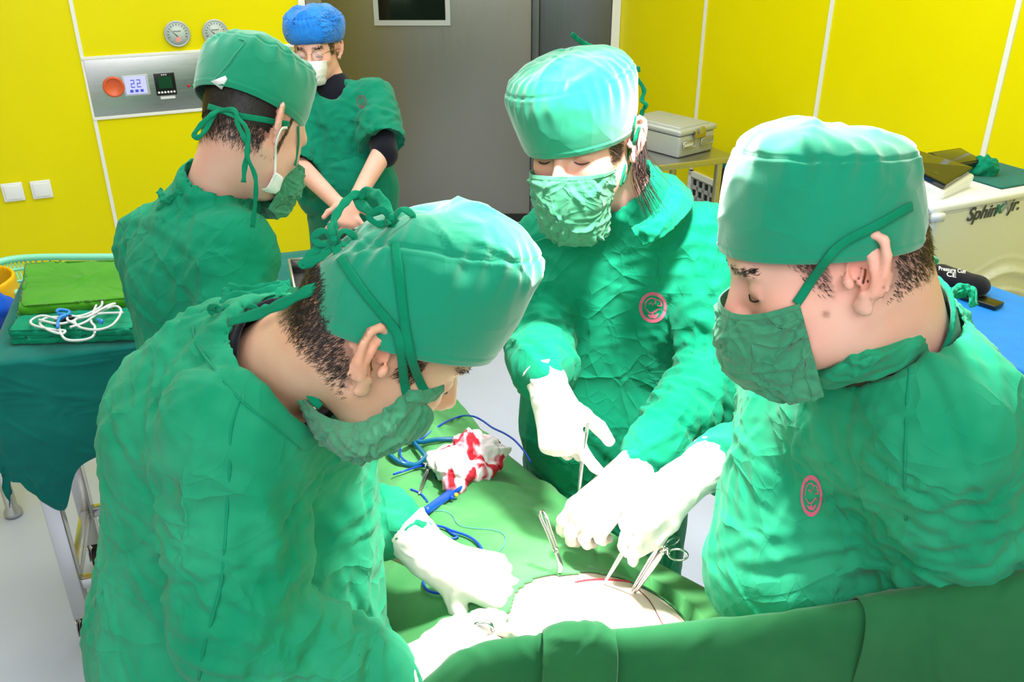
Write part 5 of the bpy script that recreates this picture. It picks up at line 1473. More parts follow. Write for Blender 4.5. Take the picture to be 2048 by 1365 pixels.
# cloth: top, near skirt, left skirt with a hanging corner
def table_cloth():
    nu, nv = 240, 130; us = np.linspace(-.13, tl + .05, nu); vs_ = np.linspace(-1.0, tw + .25, nv)
    v = []
    for b in vs_:
        for a in us:
            hem = .265 + .115 * math.exp(-((a - .085) / (.075 if a < .085 else .035)) ** 2) + .02 * math.sin(a * 7 + 1) + .012 * math.sin(a * 19)
            dx = max(0, -a) ; dy = -b * hem if b < 0 else max(0, b - tw)
            drop = dx + dy; sy = -1 if b < 0 else 1
            hem = 0
            # sides hang straight down with shallow folds
            fold = .018 * math.sin(a * 9 + 1.2 * math.sin(a * 4)) * min(1, dy / .3) if dy > 0 else 0
            fold2 = .02 * math.sin(b * 10) * min(1, dx / .3) if dx > 0 else 0
            x = max(a, 0) - (.012 if dx > 0 else 0) - abs(fold2) * 1.0 - (.05 * dx)
            y = (max(b, 0) if b < 0 else min(b, tw)) + sy * ((.012 if dy > 0 else 0) + .06 * dy + fold * 1.0 + (.02 if dy > 0 else 0) * min(1, dy / .2))
            if dx > 0 and dy > 0:
                x -= .0; y -= sy * -.0
                x += -.10 * min(dx, dy); y += sy * .16 * min(dx, dy)
            z = TH - drop * (1 if drop < .02 else 1) * .97
            if dy > 0 and b < 0: z += .0
            v.append(T0 + TX * x + TY * y + Z1 * max(z, .18))
    v = np.array(v); q = sheet_faces(nv, nu); n = vnormals(v, q)
    if n[(nv // 2) * nu + nu // 2][2] < 0: q = q[:, ::-1]; n = -n
    d = creases(v, n, 3, 60, .004, .16, .008) + .003 * noise(v * 7, 1)
    v = v + n * (np.abs(d) * .8)[:, None]
    # wavy lower hem at the near side
    return thick(v, q, .002)
tc = mk('tablecloth', *table_cloth(), M['teal'])
tag(tc, 'teal cotton cloth draped over the long instrument table, corner hanging down', 'tablecloth')


def pillow_cloth(name, corners, z0, h, m, label, cat, seed=1, layers=3, cr=40, rnd=.012):
    """folded cloth stack: corners as table-plane pixels"""
    c = [TQ(px, py, z0) for px, py in corners]; nu = nv = 60
    tops = []
    g = []
    for l in range(layers):
        zt0 = z0 + h * l / layers; ht = h / layers
        f_ = []
        def fld(p, c=c, zt0=zt0, ht=ht): return None
        us = np.linspace(0, 1, nu); v = []
        rs = np.random.RandomState(seed + l); js = rs.normal(size=(4, 2)) * .006
        cc = [c[i] + A(js[i][0], js[i][1], 0) for i in range(4)]
        prof = [(0.0, .0), (.004, .35), (0.002, .75), (.010, .97), (.03, 1.0)]
        ring = []
        m_ = 44
        per = []
        for i in range(4):
            for k in range(m_): t_ = k / m_; per.append(cc[i] * (1 - t_) + cc[(i + 1) % 4] * t_)
        per = np.array(per); cen = per.mean(0)
        for _ in range(3): per = (np.roll(per, 1, 0) + per + np.roll(per, -1, 0)) / 3
        vs = []; K = len(per)
        offs = [(0.0, 0.02), (.0, .5), (.0, .85), (.006, 1.0)] + [(x, 1.0) for x in (.02, .06, .15, .3, .5, .7, .85, .95)]
        for (ins, hz) in offs:
            if ins < .02: w_ = per + (cen - per) / np.linalg.norm(cen - per, axis=1)[:, None] * (.012 * (1 - math.sin(min(1, hz + .1) * math.pi)) * .5 + ins)
            else: w_ = per * (1 - ins) + cen * ins
            w_ = w_.copy(); w_[:, 2] = zt0 + ht * hz; vs.append(w_)
        w = np.concatenate(vs); f = []
        for i in range(len(offs) - 1):
            for j in range(K): f.append([i * K + j, i * K + (j + 1) % K, (i + 1) * K + (j + 1) % K, (i + 1) * K + j])
        w = np.concatenate([w, [cen * 1.0]]); w[-1][2] = zt0 + ht
        i0 = (len(offs) - 1) * K
        f = np.array(f + [[i0 + j, i0 + (j + 1) % K, len(w) - 1, len(w) - 1] for j in range(K)])
        n = vnormals(w, f[:, :4])
        if n[-1][2] < 0: n = -n
        d = creases(w, n, seed * 7 + l, cr, .004, .05, .006) + .003 * noise(w * 16, seed)
        w = w + n * d[:, None]
        g.append((w, [list(dict.fromkeys(q_)) for q_ in f.tolist()]))
    o = mk(name, *join(*g), m); tag(o, label, cat); return o
pillow_cloth('folded_gown', [(18, 690), (50, 640), (300, 620), (300, 680)], TH + .004, .035, M['gown'], 'folded dark green gown with rumpled edge on the instrument table', 'folded gown', 5, 2)
pillow_cloth('folded_towel', [(36, 648), (58, 552), (320, 545), (300, 625)], TH + .018, .045, M['lime'], 'folded lime green towel behind the coiled grey cable', 'towel', 2, 2, cr=24)
# coiled cable
zc = TH + .055
def cable(pts, r=.0032, z=zc, m='cable', name='cable_loop', parent=None, lifts=None):
    pp = [TQ(x, y, z + (lifts[i] if lifts else 0.004 * math.sin(i * 2.1))) for i, (x, y) in enumerate(pts)]
    return mk(name, *tube(pp, r, 8, len(pts) * 9), M[m], parent)
cb = thing('cable_coil', 'loosely coiled pale grey cable with blue clips on folded green cloth', 'cable', TQ(150, 640, TH + .05))
cable([(120, 640), (85, 632), (62, 642), (70, 652), (110, 660), (130, 662), (124, 668), (100, 662), (80, 648), (95, 636), (140, 634), (170, 630), (200, 615), (204, 603), (195, 607), (182, 640), (190, 655), (185, 674), (160, 681), (130, 678), (118, 655), (122, 635)], parent=cb)
cable([(150, 648), (135, 640), (140, 632), (170, 635), (205, 618), (230, 608), (215, 612), (180, 632), (150, 640), (160, 655), (195, 660), (225, 650), (242, 625), (232, 613), (205, 622), (170, 645), (140, 655)], parent=cb, z=zc + .006)
cable([(78, 640), (120, 648), (160, 638), (200, 628), (246, 626)], parent=cb, z=zc + .004)
cable([(110, 650), (125, 640), (150, 636)], r=.008, m='black', name='plug', parent=cb)
for pts in ([(113, 625), (118, 620), (136, 622), (138, 628), (122, 634), (116, 645), (115, 655)], [(116, 628), (130, 630), (118, 640)], [(196, 640), (203, 642), (202, 648)]):
    cable(pts, r=.0042, m='clip_blue', name='clip', parent=cb, z=zc + .012)
# mint basket behind the table's left end and yellow bin, blue cloth
bk = thing('plastic_basket', 'mint green plastic basket with slotted sides behind the table end', 'basket', TQ(60, 600, .72))
bc = PY(110, 560, 2.75); 
def basket(cx, cy, z0, z1, wx, wy, m, parent):
    g = []; N_ = 72
    def loop(z, sx, sy): return [A(cx + sx * np.sign(math.cos(t)) * abs(math.cos(t)) ** .45, cy + sy * np.sign(math.sin(t)) * abs(math.sin(t)) ** .45, z) for t in np.linspace(0, 2 * math.pi, N_ + 1)]
    mk('basket_rim', *tube(loop(z1, wx, wy), .012, 8), m, parent)
    for k in range(6):
        z = z0 + (z1 - z0) * (k + .3) / 6.2; s_ = .86 + .14 * (k + .3) / 6.2; g.append(tube(loop(z, wx * s_, wy * s_), .0055, 6))
    for j in range(N_):
        if j % 1 == 0:
            a = loop(z0, wx * .86, wy * .86)[j]; b = loop(z1, wx, wy)[j]; g.append(tube([a, (a + b) / 2, b], .0035, 5))
    mk('basket_wall', *join(*g), m, parent)
    mk('basket_base', *xform(box((-wx * .86, -wy * .86, 0), (wx * .86, wy * .86, .008)), frame(A(cx, cy, z0), A(1, 0, 0), A(0, 1, 0), Z1)), m, parent)
basket(bc[0] + .02, 2.80, .60, bc[2] + .0, .30, .16, M['basket'], bk)
c = PY(-64, 560, 2.62)
yt = thing('waste_bin', 'yellow plastic tub on a stand cut off by the left picture edge', 'bin', A(c[0], c[1], 0))
yb = nets(SUB(INT(INT(ell(c - A(0, 0, .20), (.13, .14, 2), None), HALF(c, Z1), .01), HALF(c - A(0, 0, .26), -Z1), .02), INT(ell(c - A(.0, 0, .35), (.12, .13, 2), None), HALF(c + A(0, 0, -.24), -Z1), .01)), A(c[0] - .2, c[1] - .2, c[2] - .3), A(c[0] + .2, c[1] + .2, c[2] + .1), .008)
mk('tub', *yb, M['yellow_plastic'], yt); mk('stand', *lathe([(.001, 0), (.03, 0), (.03, .02), (.02, .04), (.02, c[2] - .25), (.001, c[2] - .25)], A(c[0] - .08, c[1], 0), Z1), M['steel2'], yt)
c = PY(-8, 618, 2.42)
vq = nets(U([ell(c, (.045, .06, .035)), ell(c + A(-.05, .02, .01), (.06, .06, .035)), rc(c, c + A(-.02, 0, -.12), .03, .02)], .03), c - .2, c + .2, .006)
n = vnormals(*vq); tag(mk('blue_cloth', vq[0] + n * (.006 * noise(vq[0] * 30, 2))[:, None], vq[1], M['blue_cloth']), 'crumpled blue cloth between yellow bin and table cloth', 'cloth')
# steel tray frame, pack and instrument beyond the kneeling cap
tr = thing('instrument_tray', 'small open steel tray at the far end of the instrument table', 'tray', TQ(640, 560, TH))
tp = [TQ(578, 520, TH + .07), TQ(690, 512, TH + .07), TQ(700, 590, TH + .05), TQ(592, 590, TH + .05)]
g = []
for i in range(4):
    a, b = tp[i], tp[(i + 1) % 4]; g.append(tube([a, (a + b) / 2, b], .004, 6))
    lo_a, lo_b = a - A(0, 0, .045), b - A(0, 0, .045); w_ = np.array([a, b, lo_b, lo_a]); g.append(thick(w_, np.array([[0, 1, 2, 3]]), .003))
mk('tray_wall', *join(*g), M['steel2'], tr)
w_ = np.array([p - A(0, 0, .045) for p in tp]); mk('tray_floor', *thick(w_, np.array([[0, 1, 2, 3]]), .003), M['steel2'], tr)
c = TQ(534, 572, TH + .03)
vq = nets(U([ell(c, (.05, .035, .014)), ell(c + A(.02, -.03, .008), (.025, .02, .012))], .02), c - .09, c + .09, .004)
pk = mk('suture_pack', *vq, M['clear']); tag(pk, 'small clear pack with pink edge lying beside the tray', 'pack')
mk('pack_edge', *tube([c + A(-.045, -.02, .008), c + A(0, -.036, .012), c + A(.046, -.02, .010)], .005, 6, 12), M['pack_pink'], pk)

# ---------------------------------------------------------------- right background
def thing_box(name, lo, hi, m, parent, bev=.004, fr=None):
    v, f = box(lo, hi); v, f = xform((v, f), fr) if fr is not None else (v, f)
    o = mk(name, v, f, m, parent, flat=True)
    if bev:
        md = o.modifiers.new('bevel', 'BEVEL'); md.width = bev; md.segments = 3
        for p in o.data.polygons: p.use_smooth = True
    return o
# steel cart with sterilising container
CH = .86
a = PZ(1262, 338, CH); b = PZ(1462, 314, CH); CX = nz(b - a); CY = A(-CX[1], CX[0], 0)
ct = thing('steel_cart', 'steel trolley against the yellow wall carrying the grey container', 'trolley', A(*b[:2], 0))
F = frame(A(*b[:2], 0), CX, CY, Z1)
thing_box('cart_top', (-.75, 0, CH - .03), (.03, .46, CH), M['steel2'], ct, .004, F)
for (x, y) in ((-.70, .03), (-.045, .03), (-.70, .43), (-.045, .43)): thing_box('leg', (x - .014, y - .014, .10), (x + .014, y + .014, CH - .03), M['steel2'], ct, .003, F)
thing_box('shelf', (-.72, .02, .25), (-.03, .44, .27), M['steel2'], ct, .003, F)
for (x, y) in ((-.70, .03), (-.045, .03), (-.70, .43), (-.045, .43)):
    mk('caster', *lathe([(.001, -.012), (.04, -.012), (.05, -.004), (.05, .004), (.04, .012), (.001, .012)], xform((A(x, y, .05)[None], None), F)[0][0], CX, 24), M['rubber'], ct)
# container: oriented like the cart
k0 = PZ(1278, 303, CH + .01); k1 = PZ(1424, 303, CH + .004); kn = PZ(1356, 318, CH)
SX = nz(PZ(1424, 300, CH) - PZ(1360, 316, CH)); SX = A(SX[0], SX[1], 0); SX = nz(SX); SY = A(-SX[1], SX[0], 0)
kc = PZ(1356, 318, CH); lw = np.linalg.norm(PZ(1424, 300, CH) - kc); dl = np.linalg.norm(PZ(1262, 285, CH) - kc)
F2 = frame(kc, SX, SY, Z1)
bxn = thing('sterilization_container', 'grey aluminium sterilization box with latches on the steel trolley', 'container', kc)
thing_box('container_body', (0, 0, .0), (lw, dl, .105), M['alu'], bxn, .012, F2)
thing_box('lid', (-.008, -.008, .105), (lw + .008, dl + .008, .135), M['alu'], bxn, .012, F2)
thing_box('lid_panel', (.02, .02, .13), (lw - .02, dl - .02, .142), M['alu'], bxn, .008, F2)
thing_box('latch', (lw * .35, -.020, .085), (lw * .65, -.006, .125), M['brass'], bxn, .003, F2)
thing_box('latch_hook', (lw * .43, -.028, .105), (lw * .57, -.018, .14), M['steel2'], bxn, .003, F2)
for s0, s1_ in ((.08, .40), (.58, .92)):
    pts = [xform((A(lw * s, -.010, z)[None], None), F2)[0][0] for s, z in ((s0, .075), (s0, .045), (s1_, .045), (s1_, .075), (s0, .075))]
    mk('carry_handle', *tube(sum([[pts[i], (pts[i] + pts[i + 1]) / 2] for i in range(4)], []) + [pts[4]], .0035, 6), M['steel2'], bxn)
thing_box('name_plate', (lw * .1, -.006, .05), (lw * .38, -.001, .07), M['white'], bxn, .001, F2)
# dark canister by the right cap
c = PZ(1450, 372, .62); cc = thing('canister', 'dark canister with teal lid standing beside the trolley leg', 'canister', A(c[0] + .03, c[1], 0))
mk('canister_body', *lathe([(.03, 0), (.055, 0), (.055, .70), (.05, .72), (.01, .72)], A(c[0] + .03, c[1], 0), Z1), M['rubber'], cc)
mk('lid', *lathe([(.01, .72), (.058, .72), (.058, .75), (.05, .76), (.01, .76)], A(c[0] + .03, c[1], 0), Z1), M['text_teal'], cc)

# laser console
LH = 1.15
f0 = PZ(1868, 412, LH); f1 = PZ(2090, 372, LH + .0); LX = nz(A(*(f1 - f0)[:2], 0)); LY = A(-LX[1], LX[0], 0)
FL = frame(A(*f0[:2], 0), LX, LY, Z1)
def FLp(x, y, z): return FL[:3, 3] + x * LX + y * LY + z * Z1
lc = thing('laser_console', 'white medical laser console with black touch screen and wavy front panel', 'medical device', FLp(.3, .2, 0))
LWd = .54; LD = .36
thing_box('housing', (0, 0, .12), (LWd, LD, LH - .025), M['offwhite'], lc, .012, FL)
thing_box('top_cover', (-.012, -.012, LH - .026), (LWd + .012, LD + .012, LH), M['white'], lc, .010, FL)
def wave_panel():
    nu, nv = 160, 120; xs_ = np.linspace(.02, LWd - .005, nu); zs = np.linspace(.2, LH - .035, nv); v = []
    for z in zs:
        for x in xs_:
            ph = (z + .030 * math.sin((x - .02) * 13)) / .066
            fr = ph - math.floor(ph); rid = smooth(.30, .80, fr) * (1 - smooth(.86, 1.0, fr))
            act = 1 - smooth(LH - .27, LH - .25, z + .030 * math.sin((x - .02) * 13))
            v.append(FLp(x, -.004 - .020 * rid * act, z))
    v = np.array(v); q = sheet_faces(nv, nu); n = vnormals(v, q)
    if n.mean(0) @ LY > 0: q = q[:, ::-1]
    return v, q
wv = wave_panel(); mk('wave_front_panel', *thick(*wv, .006), M['offwhite'], lc)
# sloping control head with screen
a0_ = PZ(1805, 345, LH + .02)
s_c = [PY(1828, 297, 2.88), PY(1948, 334, 2.82), PY(1892, 370, 2.70), PY(1794, 320, 2.76)]
cen_ = sum(s_c) / 4; up_ = [cen_ + (p - cen_) * 1.10 - A(0, 0, .022) for p in s_c]; dn_ = [cen_ * A(1, 1, 0) + (p - cen_) * A(1.15, 1.15, 0) + A(0, 0, LH - .012) + LY * .02 for p in s_c]
ck = mk('console_neck', np.array(up_ + dn_), [[0, 1, 2, 3], [7, 6, 5, 4], [0, 4, 5, 1], [1, 5, 6, 2], [2, 6, 7, 3], [3, 7, 4, 0]], M['white'], lc, flat=True)
md = ck.modifiers.new('bevel', 'BEVEL'); md.width = .012; md.segments = 3
n_ = nz(np.cross(s_c[1] - s_c[0], s_c[3] - s_c[0])); n_ = n_ if n_ @ FWD < 0 else -n_
scr = mk('touch_screen', *thick(np.array(s_c), np.array([[0, 1, 2, 3]]) if np.cross(s_c[1] - s_c[0], s_c[3] - s_c[0]) @ n_ > 0 else np.array([[3, 2, 1, 0]]), .022), M['glass_black'], lc, flat=True)
md = scr.modifiers.new('bevel', 'BEVEL'); md.width = .006; md.segments = 3
def onscr(u, v_, k=.0015): return (s_c[0] * (1 - u) * (1 - v_) + s_c[1] * u * (1 - v_) + s_c[2] * u * v_ + s_c[3] * (1 - u) * v_) + n_ * k
def qf(w_):
    w_ = np.array(w_); return thick(w_, np.array([[0, 1, 2, 3]]) if np.cross(w_[1] - w_[0], w_[2] - w_[0]) @ n_ > 0 else np.array([[3, 2, 1, 0]]), .0012)
M['screen_dim'] = mat('dim_screen', lin(64, 66, 30), rough=.12); M['yellow_mark'] = mat('yellow_icon', lin(245, 200, 30), rough=.4)
mk('display', *qf([onscr(.30, .18), onscr(.72, .18), onscr(.72, .84), onscr(.30, .84)]), M['screen_dim'], scr, flat=True)
mk('square_icon', *qf([onscr(.10, .62, .002), onscr(.17, .62, .002), onscr(.17, .82, .002), onscr(.10, .82, .002)]), M['yellow_mark'], scr, flat=True)
mk('triangle_icon', *qf([onscr(.125, .18, .002), onscr(.128, .18, .002), onscr(.17, .40, .002), onscr(.09, .40, .002)]), M['yellow_mark'], scr, flat=True)
# lettering on the front panel
def text(name, s, o, X, Yv, size, m, parent, shear=0.0, bold=0.0, ext=.0006, align='LEFT'):
    cu = bpy.data.curves.new(name, 'FONT'); cu.body = s; cu.size = size; cu.extrude = ext; cu.offset = bold; cu.shear = shear; cu.align_x = align
    tob = bpy.data.objects.new(name, cu); COL.objects.link(tob)
    dg = bpy.context.evaluated_depsgraph_get(); me = bpy.data.meshes.new_from_object(tob.evaluated_get(dg))
    bpy.data.objects.remove(tob)
    co = np.array([v.co[:] for v in me.vertices]) if len(me.vertices) else np.zeros((3, 3))
    Zn = np.cross(X, Yv); w = o + np.outer(co[:, 0], X) + np.outer(co[:, 1], Yv) + np.outer(co[:, 2], Zn)
    fs = [list(p.vertices) for p in me.polygons]
    return mk(name, w, fs, m, parent, flat=True)
def lpix(px, py):
    p = on_plane(px, py, FLp(0, -.0075, 0), LY); return p
q0 = lpix(1932, 443); hgt = np.linalg.norm(lpix(1940, 408) - lpix(1936, 437)) * 1.25
text('lettering', 'Sphin', q0, LX, Z1, hgt, M['text_grey'], lc, .25, .0012)
q1 = lpix(1989, 428); text('lettering', 'x', q1, LX, Z1, hgt, M['text_teal'], lc, .25, .002)
q1 = lpix(2000, 426); text('lettering', 'X', q1, LX, Z1, hgt * 1.15, M['text_silver'], lc, .25, .002)
q1 = lpix(2016, 423); text('lettering', 'jr.', q1, LX, Z1, hgt, M['text_grey'], lc, .25, .0012)
mk('label_sticker', *box(FLp(-.012, -.014, LH - .045) - A(0, .0, 0), FLp(.03, -.013, LH - .02)), M['white'], lc)
for (x, y) in ((.05, .05), (LWd - .05, .05), (.05, LD - .05), (LWd - .05, LD - .05)):
    mk('caster', *lathe([(.001, -.015), (.05, -.015), (.06, -.006), (.06, .006), (.05, .015), (.001, .015)], FLp(x, y, .06), LX, 24), M['rubber'], lc)
# handheld device and green cloth on the console, teal cloth
c = P(1912, 322, 3.05)
hh = thing('handset', 'dark handheld screen lying on the laser console beside a green cloth', 'handset', FLp(.20, .30, LH))
FH = frame(PZ(1912, 320, LH + .05), LX, nz(LY + Z1 * .2), nz(Z1 - LY * .2))
thing_box('handset_body', (-.08, -.05, -.012), (.08, .06, .010), M['black'], hh, .006, FH); thing_box('handset_screen', (-.07, -.04, .010), (.07, .05, .012), M['screen_dim'], hh, .001, FH)
c = PZ(1962, 338, LH + .02)
vq = nets(U([ell(c, (.045, .04, .030)), ell(c + A(.01, -.01, .012), (.035, .035, .035))], .02), c - .2, c + .2, .005)
n = vnormals(*vq); tag(mk('crumpled_cloth', vq[0] + n * (creases(vq[0], n, 3, 60, .005, .04, .006))[:, None], vq[1], M['gown']), 'crumpled green cloth bundled on top of the laser console', 'cloth')
rows = [[FLp(x, y, LH + .004 + .002 * math.sin(x * 20)) for x in (.33, .45, .60)] for y in (.03, .15, .28)]
sh = sheet('flat_cloth', rows, 40, 30, M['teal'], None, cr=10, amp=.002, seed=3)[2]; tag(sh, 'flat teal cloth spread on the rear of the laser console top', 'cloth')

# blue padded stretcher with its rails and the black cuff
BH = 1.0
g0 = PZ(1870, 530, BH); g1 = PZ(2048, 592, BH); BX = nz(A(*(g1 - g0)[:2], 0)); BY = A(-BX[1], BX[0], 0); 
FB = frame(A(*g0[:2], 0), BX, BY, Z1)
bt = thing('padded_trolley', 'trolley with bright blue pad and side rail at the right edge', 'trolley', A(*g0[:2], 0))
BL_ = float(np.linalg.norm((PZ(2100, 592, BH) - FB[:3, 3])))
thing_box('pad', (-.05, -.42, BH - .10), (BL_, .0, BH), M['pad'], bt, .012, FB)
thing_box('frame', (-.04, -.41, BH - .15), (BL_ - .01, -.01, BH - .10), M['white'], bt, .008, FB)
BL_ = float(np.linalg.norm((PZ(2100, 592, BH) - FB[:3, 3])))
thing_box('side_rail', (.0, -.45, BH - .085), (BL_, -.435, BH - .07), M['steel'], bt, .003, FB)
thing_box('column', (.05, -.32, .12), (BL_ - .08, -.10, BH - .15), M['white'], bt, .02, FB)
thing_box('base', (.0, -.40, .06), (BL_, -.02, .14), M['rubber'], bt, .02, FB)
cu = thing('pressure_cuff', 'black rolled pressure cuff with white print on the blue pad', 'cuff', PZ(1912, 560, BH))
c = PZ(1912, 562, BH + .030); 
cx_ = nz(BX * 1.0 + BY * .1); cy_ = nz(np.cross(Z1, cx_))
prof = []
mk('cuff_roll', *(lambda vf: vf)(nets(U([ell(c + cx_ * d_, (.040, .055, .030), np.array([cx_, cy_, Z1])) for d_ in (-.05, 0, .05)], .02), c - .16, c + .16, .004)), M['black_cloth'], cu)
thing_box('cuff_tab', (.04, -.05, -.028), (.14, .0, -.016), M['black'], cu, .003, frame(c, cx_, cy_, Z1))
# printing on the cuff
Tcu = bvh((nets(U([ell(c + cx_ * d_, (.040, .055, .030), np.array([cx_, cy_, Z1])) for d_ in (-.05, 0, .05)], .02), c - .16, c + .16, .004)))
def text_on(tree, s, px0, py0, px1, py1, hpx, m, parent, name='lettering'):
    cu_ = bpy.data.curves.new('t', 'FONT'); cu_.body = s; cu_.size = 1.0; cu_.offset = .02
    tob = bpy.data.objects.new('t', cu_); COL.objects.link(tob)
    me = bpy.data.meshes.new_from_object(tob.evaluated_get(bpy.context.evaluated_depsgraph_get())); bpy.data.objects.remove(tob)
    co = np.array([v.co[:] for v in me.vertices]); wd_ = co[:, 0].max()
    ux = A(px1 - px0, py1 - py0, 0) / wd_; uy = A(0, -hpx, 0)
    vs = []; ok = []
    for p in co:
        x = px0 + ux[0] * p[0]; y = py0 + ux[1] * p[0] + uy[1] * p[1]; h_, n = hit(tree, x, y, .0012); ok.append(h_ is not None); vs.append(h_ if h_ is not None else np.zeros(3))
    fs = [list(p.vertices) for p in me.polygons if all(ok[i] for i in p.vertices)]
    if fs:
        used = sorted({i for f_ in fs for i in f_}); mp = {i: k for k, i in enumerate(used)}
        mk(name, np.array([vs[i] for i in used]), [[mp[i] for i in f_] for f_ in fs], m, parent, flat=True)
text_on(Tcu, 'Pressure Cuff', 1877, 541, 1932, 548, 11, M['text_white'], cu)
text_on(Tcu, 'CE', 1893, 553, 1912, 556, 13, M['text_white'], cu)

# ---------------------------------------------------------------- operating table, patient, drapes
SL = surgeon_left(); SW = surgeon_woman(); SR = surgeon_right(); SB = assistant_back(); SO = observer()
E1v = nz(A(-.40, .92, 0)); E2v = A(E1v[1], -E1v[0], 0); Q0 = A(.14, .86, 0)
def QP(s, u, z): return Q0 + E1v * s + E2v * u + Z1 * z
def half_w(s): return np.interp(s, [-.3, 0, .2, .45, .7, 1.0, 1.4, 1.9], [.36, .36, .345, .27, .225, .17, .15, .16])
def ridge(s): return np.interp(s, [-.4, 0, .25, .5, .8, 1.3, 1.8], [.97, .985, .985, .955, .93, .93, .95])


HOLE = (PZ(1195, 1222, .985) - Q0)
hs, hu = HOLE @ E1v, HOLE @ E2v


def patient_field():
    b = U([rc(QP(-.15, 0, .86), QP(.30, 0, .86), .13, .125, Z1, .8), rc(QP(.30, -.01, .86), QP(.52, 0, .85), .125, .12, Z1, .75),
           ell(QP(hs, hu * .6, .865), (.20, .215, .118), np.array([E1v, E2v, Z1]))], .06)
    l = [rc(QP(.5, k * .08, .84), QP(.95, k * .075, .81), .070, .048) for k in (1, -1)] + [rc(QP(.95, k * .075, .81), QP(1.4, k * .07, .80), .048, .035) for k in (1, -1)] + [rc(QP(1.4, k * .07, .80), QP(1.45, k * .08, .86), .035, .022) for k in (1, -1)]
    hd = [ell(QP(-.52, 0, .88), (.115, .08, .095), np.array([E1v, E2v, Z1])), rc(QP(-.25, 0, .87), QP(-.45, 0, .87), .055), ell(QP(-.50, 0, .965), (.012, .01, .018), np.array([E1v, E2v, Z1]))]
    ar = [rc(QP(-.18, k * .17, .87), QP(.12, k * .215, .84), .045, .036) for k in (1, -1)] + [rc(QP(.12, k * .215, .84), QP(.38, k * .20, .83), .036, .026) for k in (1, -1)]
    return U([b] + l + hd + ar, .025)
pt = thing('person', 'person lying under green drapes with only a brightly lit patch of skin showing', 'person', QP(.2, 0, .76))
pv, pq = nets(patient_field(), *bounds([QP(-.6, -.2, .7), QP(-.6, .2, 1), QP(1.5, .2, .8), QP(1.5, -.2, .8)], .12), .008)
mk('body', pv, pq, M['belly'], pt)
ot = thing('operating_table', 'operating table column and top hidden beneath the green drapes', 'table', QP(.4, 0, 0))
FQ = frame(QP(.4, 0, 0), E1v, E2v, Z1)
thing_box('table_pad', (-1.05, -.24, .70), (1.1, .24, .755), M['black'], ot, .02, FQ); thing_box('table_top', (-1.05, -.25, .66), (1.1, .25, .70), M['steel2'], ot, .008, FQ)
thing_box('column', (-.2, -.15, .1), (.2, .15, .66), M['steel2'], ot, .03, FQ); thing_box('base', (-.5, -.25, .0), (.4, .25, .1), M['white'], ot, .03, FQ)

def drape_z(s, u):
    w = half_w(s); r = ridge(s); t = abs(u) / w
    top = r - .075 * smooth(.25, 1.0, t) * (1 if s > -.1 else 1) - .03 * smooth(.5, .7, s) * np.exp(-(u / .04) ** 2)
    return top
def drape_mesh():
    ns, nu = 300, 260; ss = np.linspace(-.34, 1.75, ns); v = []; ks = np.linspace(-1.9, 1.9, nu)
    for s in ss:
        w = float(half_w(s))
        for k in ks:
            a = abs(k); sg = 1 if k > 0 else -1
            if a < .9: u = k * w; z = drape_z(s, u); out = 0
            else:
                e = (a - .9); L = .62 * e; rr = .06
                # rounded shoulder then hanging
                th = min(L / rr, math.pi / 2); zz = rr * (1 - math.cos(th)); xx = rr * math.sin(th)
                rest = max(0, L - rr * math.pi / 2)
                fold = .022 * math.sin(s * 17 + sg + 1.5 * math.sin(s * 5)) * min(1, rest / .2)
                u = sg * (w * .9 + xx + rest * .12 + fold); z = drape_z(s, w * .9 * sg) - zz - rest
            v.append(QP(s, u, z))
    v = np.array(v); q = sheet_faces(ns, nu); n = vnormals(v, q)
    if n[(ns // 2) * nu + nu // 2][2] < 0: q = q[:, ::-1]; n = -n
    loc = v - Q0; s_ = loc @ E1v; u_ = loc @ E2v
    d = .004 * noise(v * 7, 2) + creases(v, n, 9, 60, .005, .12, .008) + .006 * (1 - smooth(0, .5, np.abs(noise(v * A(6, 6, 2), 8)) * 3)) * smooth(.3, .8, s_)
    v = v + n * d[:, None]
    # the opening over the belly
    r = np.sqrt(((s_ - hs) / .105) ** 2 + ((u_ - hu) / .155) ** 2) * (1 + .05 * np.sin(5 * np.arctan2(s_ - hs, u_ - hu)))
    rim = np.exp(-((r - 1.05) / .10) ** 2)
    v[:, 2] += .004 * rim
    near = np.where((r > .9) & (r < 1.7))[0]; TB_ = bvh((pv, pq))
    for i in near:                      # the cloth edge lies down on the belly
        h_ = TB_.ray_cast(Vector((v[i][0], v[i][1], 1.4)), Vector((0, 0, -1)))[0]
        if h_ is not None:
            w_ = float(1 - smooth(1.10, 1.7, r[i])); v[i][2] = v[i][2] * (1 - w_) + max(h_[2] + .003 + .002 * rim[i], v[i][2] - .10) * w_
    keep = (r > 1.0)[q].all(1)
    return v, q[keep]
dv, dq = drape_mesh()
dr = mk('surgical_drape', *thick(dv, dq, .0022), M['drape']); tag(dr, 'large green drape with an opening spread over the patient and table', 'drape')
TD = bvh((dv, dq), (pv, pq))
# bare belly seen in the opening: marker lines
def on_drape(px, py, off=0.0):
    p, n = hit(TD, px, py, off)
    return p if p is not None else PZ(px, py, .93)
def strip(name, pts, r, m, parent, off=None, n=None, k=8):
    pp = [on_drape(x, y, r if off is None else off) for x, y in pts]
    return mk(name, *tube(pp, r, k, n or len(pts) * 8), M[m] if isinstance(m, str) else m, parent)
strip('marker_line', [(1278, 1182), (1300, 1205), (1322, 1245), (1330, 1252)], .0012, 'iodine', pt, off=.0006)
strip('wound_edge', [(1150, 1166), (1190, 1161), (1240, 1163), (1262, 1166)], .0022, 'wound', pt, off=.0008)

# ---- loose folds of drape around the field
def fold_strip(name, px, w, h, m, label, seed=1):
    pass
